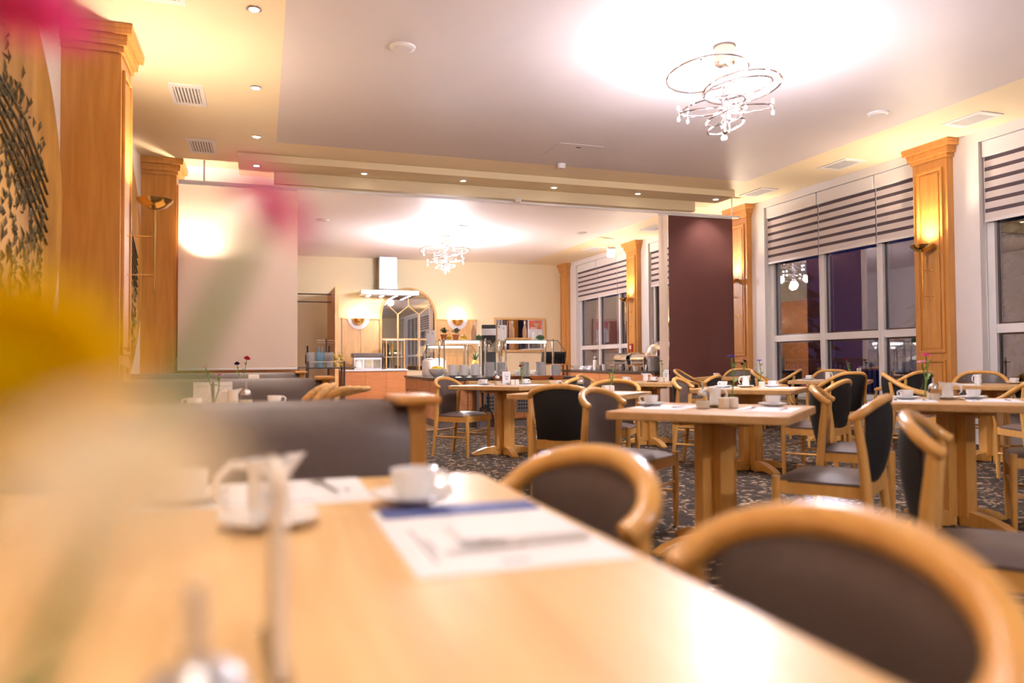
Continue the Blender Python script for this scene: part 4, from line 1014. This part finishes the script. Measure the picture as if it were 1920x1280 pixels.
for i, (x, y) in enumerate(((2.46, 12.35), (2.68, 12.60))):
    e = thing('soup_pot', ['white soup pot at left end of the buffet', 'second white soup pot behind the fruit bowl'][i], 'pot', (x+0.22, y, IZ))
    MB().lathe([(0.0,0.0),(0.11,0.0),(0.125,0.03),(0.125,0.26),(0.115,0.27),(0.0,0.272)], 24).build('body', 'ceramic', e, smooth=True); MB().lathe([(0.11,0.272),(0.09,0.295),(0.02,0.31),(0.0,0.312)], 20).build('lid', 'ceramic' if i else 'steel', e, smooth=True)
    MB().ball((0,0,0.32), 0.018, 8, 6).build('knob', 'dark', e, smooth=True)
# sneeze guards
def guard(x0, x1, y0, y1, zt, label):
    e = thing('sneeze_guard', label, 'sneeze guard', (0, 0, IZ), 0, 'glass sneeze guards'); h = zt-IZ
    for x in (x0+0.04, x1-0.04):
        for y in (y0+0.12, y1-0.12): MB().cyl(x, y, 0, h+0.03, 0.016, 10).build('post', 'chrome', e, smooth=True)
    MB().box(x0, x1, y0, y1, h-0.008, h).build('glass_shelf', 'glass', e)
    MB().box(x0, x1, y0, y0+0.006, h-0.008, h+0.001).box(x0, x1, y1-0.006, y1, h-0.008, h+0.001).build('shelf_edge', 'dark_metal', e)
    for ya, yb in ((y0, y0-0.20), (y1, y1+0.20)):
        MB().add([(x0,ya,h),(x1,ya,h),(x1,yb,h-0.20),(x0,yb,h-0.20)], [(0,1,2,3)]).build('slanted_pane', 'glass', e)
    for x in (x0, x1):
        d = -0.10 if x == x0 else 0.10
        MB().add([(x,y0,h),(x,y1,h),(x+d,y1+0.1,h-0.19),(x+d,y0-0.1,h-0.19)], [(0,1,2,3)]).build('slanted_pane', 'glass', e)
        MB().tube([(x,y0,h),(x+d,y0-0.1,h-0.19)], 0.006, 6).build('edge_strip', 'dark_metal', e)
    MB().box(x0+0.1, x1-0.1, (y0+y1)/2-0.03, (y0+y1)/2+0.03, h-0.045, h-0.012).build('lamp_bar', 'guardlamp', e)
    light('AREA', 'guard_light', ((x0+x1)/2, (y0+y1)/2, h-0.06), 9, (1.0, 0.93, 0.86), parent=e, shape='RECTANGLE', size=x1-x0-0.2, size_y=0.08)
guard(2.78, 3.56, 11.75, 12.35, 1.36, 'left glass sneeze guard over the buffet')
guard(3.80, 4.72, 11.65, 12.25, 1.36, 'right glass sneeze guard over the buffet')
guard(2.75, 3.55, 12.85, 13.35, 1.30, 'rear left glass sneeze guard behind the fruit bowl')
# salad bowl and pineapple in guard
dish('salad_bowl', 3.35, 12.05, IZ+0.02, [(0.0,0.004),(0.07,0.0),(0.13,0.07),(0.15,0.13),(0.144,0.13),(0.12,0.07),(0.0,0.01)], 'ceramic', 'white salad bowl under the left sneeze guard', 'bowl')
pa = thing('pineapple', 'pineapple with green crown under left sneeze guard', 'pineapple', (3.38, 12.0, IZ+0.10))
MB().ball((0,0,0.09), 0.06, 14, 10, (1,1,1.4)).build('fruit', 'squash', pa, smooth=True)
lm = MB()
for k in range(26):
    a = k*2.4; t = 0.3+0.7*(k % 13)/13; d = Vector((math.cos(a)*t, math.sin(a)*t, 1.25-t*0.5)).normalized(); sd = d.cross(Vector((0,0,1))).normalized(); p = Vector((0,0,0.16)); L_ = 0.16
    lm.add([p-sd*0.012, p+sd*0.012, p+d*L_], [(0,1,2)])
lm.build('crown', 'darkgreen', pa)
# things on the guards
GZ = 1.361
def pot_plant(x, y, label):
    e = thing('potted_herb', label, 'potted plant', (x, y, GZ), 0, 'herb pots on the sneeze guard')
    MB().lathe([(0.0,0.002),(0.04,0.0),(0.055,0.085),(0.062,0.085),(0.062,0.10),(0.054,0.10),(0.0,0.09)], 18).build('pot', 'terracotta', e, smooth=True)
    m = MB(); rng = random.Random(int(x*100))
    for k in range(120):
        a = rng.random()*2*PI; t = rng.random(); d = Vector((math.cos(a)*t, math.sin(a)*t, 0.7)).normalized()*rng.uniform(0.05, 0.12); p = Vector((0,0,0.09)); sd = d.cross(Vector((0.2,0.1,1))).normalized()*0.008
        q = p+d; m.add([q-sd, q+d*0.12, q+sd, q-d*0.25], [(0,1,2,3)])
    m.build('leaves', 'darkgreen', e)
pot_plant(2.86, 12.05, 'left terracotta herb pot on the sneeze guard'); pot_plant(3.06, 12.05, 'right terracotta herb pot on the sneeze guard')
def gourd(x, mat, sc, label, y=12.05):
    e = thing('gourd', label, 'gourd', (x, y, GZ))
    MB().ball((0,0,0.045), 0.05, 14, 8, sc).build('body', mat, e, smooth=True); MB().tube([(0,0,0.08),(0.008,0,0.11)], [0.008,0.005], 6).build('stalk', 'green', e)
gourd(3.20, 'squash', (1.1,1.1,0.85), 'yellow gourd between herb pot and wine bottle'); gourd(3.46, 'darkgreen', (1.3,1.1,0.95), 'dark green gourd right of the wine bottle'); gourd(2.90, 'squash', (1,1,0.7), 'small yellow gourd at left end of the sneeze guard', 11.85)
def bottle(x, y, z, mat, label, s=1.0, neck='paper_cream'):
    e = thing('wine_bottle', label, 'bottle', (x, y, z), 0, None)
    p = [(0.0,0.002),(0.034,0.0),(0.038,0.006),(0.038,0.13),(0.030,0.165),(0.017,0.20),(0.0135,0.23),(0.0135,0.285),(0.0,0.286)]
    MB().lathe([(r*s, q*s) for r, q in p], 18).build('glass_body', mat, e, smooth=True)
    MB().lathe([(0.0155*s,0.235*s),(0.0155*s,0.29*s),(0.0,0.292*s)], 12).build('neck_foil', neck, e, smooth=True)
    return e
bottle(3.37, 12.05, GZ, 'wine', 'rose wine bottle on the left sneeze guard', 1.1)
bottle(4.02, 11.95, GZ+0.045, 'wine', 'rose wine bottle in front of mirror, left one'); bottle(4.24, 11.95, GZ+0.045, 'wine', 'rose wine bottle in front of mirror, right one')
br = MB().box(-0.19, 0.19, -0.12, 0.12, 0, 0.045).build('wooden_tray', 'bread', loc=(4.13, 11.95, GZ), bevel=0.01); tag(br, 'wooden tray under the two wine bottles', 'tray')
dish('cream_jar', 4.38, 11.9, GZ, [(0.0,0.002),(0.03,0.0),(0.036,0.02),(0.036,0.08),(0.028,0.10),(0.03,0.12),(0.02,0.14),(0.0,0.15)], 'ceramic', 'white cream jar right of the wine bottles', 'jar')
gm = MB().ball((0,0,0.05), 0.06, 14, 10, (1.3,1,0.8)).build('melon', 'darkgreen', smooth=True, loc=(4.52, 11.95, GZ)); tag(gm, 'striped dark green melon on the right sneeze guard', 'melon')
for x, l in ((3.90, 'white menu sheet standing left of the mirror bottles'), (2.86, 'pink menu sheet standing by the arched mirror')):
    e = thing('menu_sheet', l, 'menu', (x, 12.15, GZ if x > 3 else 1.301), 0.05)
    if x < 3: e.location.y = 13.05
    MB().box(-0.085, 0.085, -0.003, 0.003, 0, 0.27).build('sheet', 'paper', e); MB().box(-0.07,-0.04,-0.004,-0.003,0.22,0.25).box(0.02,0.04,-0.004,-0.003,0.20,0.23).build('printed_emblem', 'ink_soft', e)
cm = thing('coffee_machine', 'black coffee machine leaning behind the sneeze guards', 'coffee machine', (3.95, 13.1, IZ), -0.3)
MB().prism_axis([(-0.14,0.0),(0.14,0.0),(0.14,0.55),(0.10,0.86),(-0.06,0.92),(-0.14,0.84)], -0.13, 0.13, 0).build('body', 'dark', cm, bevel=0.015); MB().box(-0.13,0.13,-0.16,-0.13,0.72,0.84).build('display', 'steel', cm); MB().cyl(0,-0.16,0.42,0.55,0.02,10).build('spout', 'chrome', cm)
jt = thing('juice_dispenser', 'tall cylinder of orange juice beside the coffee machine', 'dispenser', (4.20, 13.2, IZ))
MB().cyl(0,0,0.0,0.32,0.03,12).build('stand', 'steel', jt); MB().cyl(0,0,0.34,0.80,0.042,18).build('juice_column', 'juice', jt); MB().lathe([(0.05,0.32),(0.05,0.84),(0.0,0.845)], 18).build('tank', 'glass', jt, smooth=True); MB().cyl(-0.10,0,0,0.82,0.015,8).build('pole', 'dark', jt)
for i, x in enumerate((4.00, 4.10)): 
    o = MB().lathe([(0.0,0.0),(0.05,0.0),(0.055,0.10),(0.045,0.16),(0.0,0.17)], 16).build('insulated_jug', 'dark', smooth=True, loc=(x, 12.65, IZ)); tag(o, ['left', 'right'][i]+' small black jug behind the plate stacks', 'jug')
for i, (x, y) in enumerate(((3.0,12.05),(3.15,12.1),(4.15,12.0),(4.45,12.0),(3.72,12.2))):
    dish('salad_bowl', x, y, IZ, [(0.0,0.004),(0.05,0.0),(0.085,0.05),(0.095,0.085),(0.09,0.085),(0.075,0.045),(0.0,0.01)], 'ceramic', 'white buffet bowl %s under the sneeze guards' % ['leftmost', 'second from left', 'fourth from left', 'rightmost', 'in the middle'][i], 'bowl')

# ------------------------------------------------------------------ window buffet counter
KX, KY0, KY1, KZ = 6.62, 11.75, 16.3, 0.81
kc = thing('window_counter', 'orange wood counter with dark top along the windows', 'counter', (0, 0, 0))
MB().box(KX+0.03, RX-0.01, KY0+0.03, KY1-0.03, 0.0, 0.10).build('plinth', 'plinth', kc); MB().box(KX+0.012, RX-0.005, KY0+0.012, KY1-0.012, 0.10, KZ-0.045).build('carcass', 'cherry', kc)
MB().box(KX-0.02, RX-0.002, KY0-0.02, KY1+0.02, KZ-0.045, KZ).build('worktop', 'slab', kc, bevel=0.004)
for i in range(6):
    a = KY0+0.02+(KY1-KY0-0.04)*i/6; b = KY0+0.02+(KY1-KY0-0.04)*(i+1)/6
    MB().box(KX-0.006, KX+0.012, a+0.004, b-0.004, 0.12, KZ-0.06).build('door', 'cherry', kc, bevel=0.003)
for i in range(2): MB().box(KX+0.02+0.68*i, KX+0.68+0.68*i, KY0-0.006, KY0+0.012, 0.12, KZ-0.06).build('door', 'cherry', kc, bevel=0.003)
def chafing(x, y, label):
    e = thing('chafing_dish', label, 'chafing dish', (x, y, KZ), PI/2, 'chafing dishes')
    for sx in (-0.26, 0.26):
        for sy in (-0.18, 0.18): MB().tube([(sx,sy,0),(sx,sy,0.28)], 0.016, 8).build('leg', 'chrome', e, smooth=True)
    MB().box(-0.30,0.30,-0.21,0.21,0.20,0.215).build('rim', 'chrome', e); MB().box(-0.27,0.27,-0.18,0.18,0.12,0.20).build('pan', 'steel', e, bevel=0.02)
    p = [(-0.205,0.215),(-0.20,0.26),(-0.16,0.32),(-0.08,0.355),(0.08,0.355),(0.16,0.32),(0.20,0.26),(0.205,0.215)]
    MB().prism_axis(p, -0.28, 0.28, 0).build('roll_lid', 'chrome', e, bevel=0.01); MB().tube([(-0.12,-0.21,0.30),(-0.12,-0.25,0.31),(0.12,-0.25,0.31),(0.12,-0.21,0.30)], 0.008, 6).build('handle', 'chrome', e, smooth=True)
    for sx in (-0.12, 0.12): MB().cyl(sx, 0, 0.0, 0.07, 0.035, 12).build('burner', 'dark', e)
chafing(7.20, 13.9, 'long chafing dish with roll lid, farther one'); chafing(7.20, 13.15, 'long chafing dish with roll lid, nearer one')
e = thing('soup_chafer', 'round dome-lidded chafing dish beside the cream curtain edge', 'chafing dish', (7.05, 12.45, KZ))
MB().lathe([(0.0,0.16),(0.16,0.17),(0.21,0.22),(0.225,0.28),(0.215,0.29),(0.0,0.29)], 28).build('pan', 'steel', e, smooth=True)
MB().lathe([(0.222,0.285),(0.215,0.35),(0.18,0.44),(0.11,0.50),(0.0,0.52)], 28).build('dome_lid', 'chrome', e, smooth=True); MB().tube([(-0.05,0,0.51),(-0.04,0,0.55),(0.04,0,0.55),(0.05,0,0.51)], 0.009, 6).build('handle', 'chrome', e, smooth=True)
for k in range(4): a = PI/4+k*PI/2; MB().tube([(0.2*math.cos(a),0.2*math.sin(a),0),(0.17*math.cos(a),0.17*math.sin(a),0.22)], 0.014, 8).build('leg', 'chrome', e, smooth=True)
MB().cyl(0,0,0,0.07,0.04,12).build('burner', 'dark', e)
stack(6.78, 12.10, 20, 'plate', 'near plate stack on the window counter', KZ, 1.15); stack(6.98, 11.98, 18, 'plate', 'right plate stack on the window counter', KZ, 1.1)
dish('glass_bowl', 6.85, 15.75, KZ, [(0.0,0.004),(0.05,0.0),(0.12,0.05),(0.15,0.10),(0.147,0.10),(0.11,0.05),(0.0,0.01)], 'glass', 'clear glass bowl at far end of the window counter', 'bowl')
for i, (x, y) in enumerate(((6.85, 15.3), (6.95, 15.1))):
    e = thing('folded_napkins', ['farther', 'nearer'][i]+' pile of white napkins on the window counter', 'napkins', (x, y, KZ)); MB().box(-0.1,0.1,-0.1,0.1,0,0.05).build('lower_pile', 'paper', e, bevel=0.012); MB().box(-0.08,0.08,-0.09,0.09,0.05,0.09).build('upper_pile', 'paper', e, bevel=0.012)
e = thing('vacuum_flask', 'white vacuum flask with black band on the window counter', 'flask', (6.85, 14.75, KZ)); MB().lathe([(0.0,0.0),(0.05,0.0),(0.05,0.20),(0.04,0.23),(0.0,0.235)], 18).build('body', 'ceramic', e, smooth=True); MB().lathe([(0.041,0.225),(0.041,0.25),(0.0,0.252)], 16).build('band', 'dark', e, smooth=True); MB().lathe([(0.03,0.25),(0.032,0.29),(0.0,0.30)], 14).build('cap', 'ceramic', e, smooth=True)
for i, (x, y, hh) in enumerate(((6.82, 14.45, 0.11), (6.80, 14.2, 0.13), (6.84, 13.5, 0.10), (6.82, 12.85, 0.09))):
    o = MB().lathe([(0.0,0.0),(0.04,0.0),(0.05,hh*0.5),(0.055,hh),(0.05,hh),(0.045,hh*0.5),(0.0,0.01)], 16).build('sauce_bowl', 'ceramic' if i % 2 else 'steel', smooth=True, loc=(x, y, KZ)); tag(o, 'small sauce bowl %s on the window counter' % ['far behind', 'before the far chafing dish', 'between the chafing dishes', 'before the dome chafer'][i], 'bowl')
# folder stand at the corner
fs_ = thing('folder_stand', 'small stand carrying black menu folders near the back corner', 'stand', (6.28, 15.75, 0)); MB().box(-0.32,0.32,-0.16,0.16,0.92,0.95).build('shelf', 'cherry', fs_)
for sx in (-0.28, 0.28):
    for sy in (-0.12, 0.12): MB().box(sx-0.015,sx+0.015,sy-0.015,sy+0.015,0,0.92).build('leg', 'dark_metal', fs_)
fm = MB().box(-0.012,0.012,-0.11,0.11,0,0.27).mesh('menu_folder', 'dark')
for i in range(8):
    o = bpy.data.objects.new('menu_folder', fm); COL.objects.link(o); o.location = (6.04+i*0.065, 15.75, 0.952); o.rotation_euler = (0, 0.1, 0.15)
    tag(o, '%s black menu folder in the row on the stand' % ['first', 'second', 'third', 'fourth', 'fifth', 'sixth', 'seventh', 'last'][i], 'folder', 'black menu folders')
fa = thing('fire_alarm', 'red fire alarm box on far window pilaster', 'fire alarm', (7.885, 15.05, 1.30)); MB().box(-0.03,0.02,-0.07,0.07,-0.09,0.09).build('case', 'red', fa, bevel=0.008); MB().box(-0.034,-0.03,-0.035,0.035,-0.03,0.05).build('push_plate', 'paper', fa)

# ------------------------------------------------------------------ back wall
am = thing('arched_mirror', 'tall arched mirror with wooden frame on the back wall', 'mirror', (3.63, BY-0.02, 0)); n = 28; Rr = 0.72; zs = 2.19
arc = [(Rr*math.cos(PI*i/n), zs+Rr*math.sin(PI*i/n)) for i in range(n+1)]
MB().prism_axis([(-Rr,0.80)]+[(Rr,0.80)]+arc, -0.004, 0.006, 1).build('mirror_glass', 'mirror', am)
MB().tube([(-Rr,-0.01,0.80)]+[(-p[0],-0.01,p[1]) for p in arc]+[(Rr,-0.01,0.80)], 0.035, 8).build('frame', 'maple', am, smooth=True)
for x in (-0.28, 0.28): MB().box(x-0.02,x+0.02,-0.025,-0.004,0.80,zs+0.05).build('muntin', 'maple', am)
MB().box(-Rr,Rr,-0.025,-0.004,1.58,1.62).build('muntin', 'maple', am)
for a, b in (((-0.28,zs+0.05),(0,zs+0.28)), ((0.28,zs+0.05),(0,zs+0.28)), ((0,zs+0.28),(0,zs+Rr)), ((-0.28,zs+0.05),(-0.6,zs+0.35)), ((0.28,zs+0.05),(0.6,zs+0.35))): MB().tube([(a[0],-0.012,a[1]),(b[0],-0.012,b[1])], 0.014, 6).build('muntin', 'maple', am)
def wall_panel(x0, x1, k, label):
    e = thing('wood_wall_panel', label, 'wall panel', ((x0+x1)/2, BY-0.03, 0)); W_ = (x1-x0)/2
    for i in range(k):
        a = -W_+2*W_*i/k; b = -W_+2*W_*(i+1)/k; MB().box(a+0.003,b-0.003,-0.01,0.029,0,2.10).build('board', 'maple', e, bevel=0.003)
    MB().box(-W_-0.02,W_+0.02,-0.03,0.029,2.10,2.14).build('cap_moulding', 'maple', e, bevel=0.006)
wall_panel(1.93, 2.86, 2, 'blond wood wall panel left of the arched mirror'); wall_panel(4.40, 5.46, 2, 'blond wood wall panel right of the arched mirror')
def half_lamp(x, label):
    e = thing('wall_bowl_lamp', label, 'wall lamp', (x, BY-0.042, 2.12), 0, 'half bowl lamps on the back wall')
    n = 24
    MB().prism_axis([(0.27*math.cos(PI+PI*i/n), 0.27*math.sin(PI+PI*i/n)) for i in range(n+1)], -0.02, 0.0, 1).build('white_rim', 'white', e)
    MB().lathe([(0.0,-0.17),(0.06,-0.16),(0.11,-0.13),(0.15,-0.07),(0.165,0.0),(0.155,0.0),(0.14,-0.06),(0.0,-0.14)], 20, (0,-0.02,0), 0, PI, 2*PI).build('brass_bowl', 'brass', e, smooth=True)
    MB().ball((0,-0.09,-0.02), 0.03, 10, 6).build('lamp_bulb', 'sconce_glow', e, smooth=True)
    light('POINT', 'bowl_light', (0,-0.10,0.07), 9.0, (1.0,0.76,0.46), 0.05, e)
half_lamp(2.34, 'half bowl wall lamp left of the arched mirror'); half_lamp(4.93, 'half bowl wall lamp right of the arched mirror')
mm = thing('wall_mirror', 'wide framed mirror right on the back wall', 'mirror', (6.70, BY-0.02, 1.73)); MB().box(-0.70,0.70,-0.004,0.006,-0.43,0.43).build('mirror_glass', 'mirror', mm)
fr = MB().ring(-0.74, 0.74, -0.47, 0.47, 0.06, 0.06, -0.04, 0.018, 'y')
fr.build('frame', 'maple', mm, bevel=0.01)
po = thing('poster', 'white notice with red picture and pale heart at the wall mirror', 'poster', (7.15, BY-0.032, 1.84)); MB().box(-0.20,0.20,-0.004,0.004,-0.30,0.30).build('sheet', 'paper', po); MB().box(-0.185,0.185,-0.006,-0.004,0.05,0.285).build('picture', 'poster_red', po)
hp = [(0.075*(math.sin(t)**3)*1.0, 0.075*(13*math.cos(t)-5*math.cos(2*t)-2*math.cos(3*t)-math.cos(4*t))/16) for t in [2*PI*i/28 for i in range(28)]]
MB().prism_axis([(x+0.03, z+0.17) for x, z in hp][::-1], -0.0075, -0.006, 1).build('heart', 'peach', po)
ln = MB().box(-0.15,0.05,-0.0075,-0.006,0.085,0.10).box(-0.15,0.05,-0.0075,-0.006,0.062,0.075); ln.build('printed_title', 'paper', po)
ln = MB()
for k in range(9): ln.box(-0.16, 0.16-0.05*(k*37 % 3), -0.005, -0.004, 0.01-k*0.03, 0.018-k*0.03)
ln.build('printed_lines', 'ink_soft', po)
# hood
hd = thing('extractor_hood', 'brushed steel extractor hood with chimney on the back wall', 'extractor hood', (3.05, BY, 0))
MB().box(-0.23,0.22,-0.42,-0.02,2.86,CZ-0.003).build('chimney', 'steel', hd, bevel=0.004)
MB().box(-0.72,0.72,-0.72,-0.09,2.69,2.80).build('canopy', 'steel', hd, bevel=0.006); MB().box(-0.66,0.66,-0.66,-0.06,2.676,2.69).build('filter', 'dark_metal', hd)
MB().add([(-0.4,-0.6,2.80),(0.4,-0.6,2.80),(0.4,-0.02,2.80),(-0.4,-0.02,2.80),(-0.23,-0.42,2.87),(0.22,-0.42,2.87),(0.22,-0.02,2.87),(-0.23,-0.02,2.87)], [(0,1,5,4),(1,2,6,5),(3,0,4,7)]).build('shoulder', 'steel', hd)
for x in (-0.5, -0.17, 0.17, 0.5):
    for y in (-0.55, -0.2): MB().lathe([(0.0,2.67),(0.035,2.67),(0.04,2.676)], 12, (x, y, 0)).build('lamp', 'hoodlamp', hd)
    light('SPOT', 'hood_light', (x, -0.4, 2.65), 12, (1.0, 0.9, 0.75), 0.03, hd, spot_size=1.9, spot_blend=0.8)
# cooking counter
gc = thing('cooking_counter', 'cherry wood cooking counter with steel top under the hood', 'counter', (0, 0, 0))
MB().box(1.86,3.40,18.25,19.24,0.10,0.79).build('carcass', 'cherry', gc); MB().box(1.84,3.42,18.21,19.25,0.79,0.83).build('worktop', 'steel', gc, bevel=0.004); MB().box(1.90,3.36,18.32,19.2,0,0.10).build('plinth', 'plinth', gc)
for i in range(3): MB().box(1.88+0.505*i, 1.88+0.505*(i+1)-0.008, 18.235, 18.25, 0.12, 0.775).build('door', 'cherry', gc, bevel=0.003)
wm = thing('food_warmer', 'steel food warmer box on the cooking counter', 'food warmer', (2.46, 18.55, 0.831)); MB().box(-0.34,0.34,-0.22,0.22,0,0.30).build('case', 'steel', wm, bevel=0.01); MB().box(-0.36,0.36,-0.24,0.24,0.30,0.40).build('hood_rim', 'dark_metal', wm, bevel=0.008)
for x in (-0.22,0.0,0.22): MB().box(x-0.09,x+0.09,-0.226,-0.22,0.04,0.24).build('drawer', 'chrome', wm)
tc_ = thing('glass_cabinet', 'glass display cabinet beside the food warmer', 'display cabinet', (3.12, 18.5, 0.831))
for x in (-0.22,0.22):
    for y in (-0.2,0.2): MB().box(x-0.012,x+0.012,y-0.012,y+0.012,0,0.72).build('post', 'maple', tc_)
MB().box(-0.23,0.23,-0.21,0.21,0.0,0.02).box(-0.23,0.23,-0.21,0.21,0.30,0.31).box(-0.23,0.23,-0.21,0.21,0.71,0.73).build('shelf', 'steel', tc_); MB().box(-0.21,0.21,-0.205,-0.20,0.02,0.71).build('front_pane', 'glass', tc_)
for i in range(5):
    o = MB().lathe([(0.0,0.0),(0.03,0.0),(0.034,0.09),(0.032,0.09),(0.0,0.004)], 12).build('tumbler', 'glass', smooth=True, loc=(2.96+0.08*i, 18.45, 1.143)); tag(o, '%s glass tumbler in the display cabinet' % ['first', 'second', 'third', 'fourth', 'last'][i], 'glass', 'tumblers in the cabinet')
# wooden wing wall with rods at the passage
dw = thing('wing_partition', 'tall brown wooden wing wall at the service passage', 'partition', (1.60, 18.35, 0)); MB().box(-0.03,0.03,-1.25,0.90,0,2.72).build('wood_leaf', 'cherry', dw); MB().box(-0.04,0.04,-1.27,-1.25,0,2.73).build('edge_strip', 'maple', dw)
rd = thing('coat_rail', 'pair of thin metal rails across the service passage', 'rail', (1.55, 17.9, 0))
for z in (2.60, 2.42): MB().tube([(-1.9,0,z),(0,0,z)], 0.016, 8).build('rod', 'dark_metal', rd)
MB().box(-1.94,-1.90,-0.03,0.03,0,2.65).build('upright', 'dark_metal', rd)

# ------------------------------------------------------------------ drinks trolley
tz = 0.93
dt = thing('drinks_trolley', 'drinks trolley with dark frame left of the cooking counter', 'trolley', (0.98, 12.4, 0))
MB().box(-0.30,0.30,-0.22,0.22,tz-0.02,tz).build('top_shelf', 'slab', dt); MB().box(-0.28,0.28,-0.20,0.20,0.30,0.32).build('lower_shelf', 'slab', dt)
for x in (-0.28,0.28):
    for y in (-0.2,0.2): MB().cyl(x,y,0.0,tz+0.10,0.016,8).build('post', 'dark_metal', dt)
for s in (-1,1): MB().box(min(s*0.30,s*0.46),max(s*0.30,s*0.46),-0.18,0.18,tz-0.01,tz+0.005).build('side_wing', 'dark_metal', dt)
MB().tube([(-0.28,-0.2,tz+0.09),(0.28,-0.2,tz+0.09)], 0.006, 6).build('rail', 'chrome', dt); MB().cyl(0.05,0,0,tz,0.014,8).build('centre_post', 'dark_metal', dt)
MB().tube([(0.02,0.05,tz),(0.02,0.05,tz+0.46)], 0.016, 8).build('pole', 'dark_metal', dt)
for z in (0.40,0.44): MB().tube([(-0.12,0.05,tz+z),(0.14,0.05,tz+z)], 0.005, 6).build('glass_rail', 'chrome', dt)
for i, (x, m_) in enumerate(((-0.24, 'acrylic'), (-0.09, 'blue_acrylic'), (0.06, 'acrylic'))):
    e = thing('wine_cooler', ['left clear wine cooler bin on the trolley', 'blue tinted wine cooler bin on the trolley', 'right clear wine cooler bin on the trolley'][i], 'wine cooler', (0.98+x, 12.36, tz), 0, 'cooler bins on the trolley')
    MB().lathe([(0.0,0.0),(0.066,0.0),(0.074,0.24)], 18).build('bin', m_, e, smooth=True); MB().lathe([(0.0,0.002),(0.06,0.002),(0.065,0.10),(0.0,0.10)], 16).build('ice', 'ceramic', e, smooth=True)
bottle(0.70, 12.36, tz+0.055, 'dark', 'black wine bottle in the left cooler bin', 1.0, 'dark'); bottle(0.87, 12.36, tz+0.055, 'blue_acrylic', 'clear water bottle in blue cooler, left one', 1.0, 'ink_soft'); bottle(0.93, 12.40, tz+0.055, 'blue_acrylic', 'clear water bottle in blue cooler, right one', 0.98, 'ink_soft'); bottle(1.04, 12.36, tz+0.055, 'dark', 'black wine bottle in the right cooler bin', 1.0, 'dark')
for i, x in enumerate((1.13, 1.22)):
    e = thing('lemon_jar', ['glass jar of lemons on the trolley, left', 'glass jar of lemons on the trolley, right'][i], 'jar', (x, 12.34, tz)); MB().lathe([(0.0,0.0),(0.042,0.0),(0.045,0.25),(0.04,0.25)], 16).build('glass_body', 'glass', e, smooth=True)
    for k in range(4): MB().ball((0.012*(-1)**k, 0.008, 0.035+0.052*k), 0.027, 10, 6).build('lemon', 'banana', e, smooth=True)
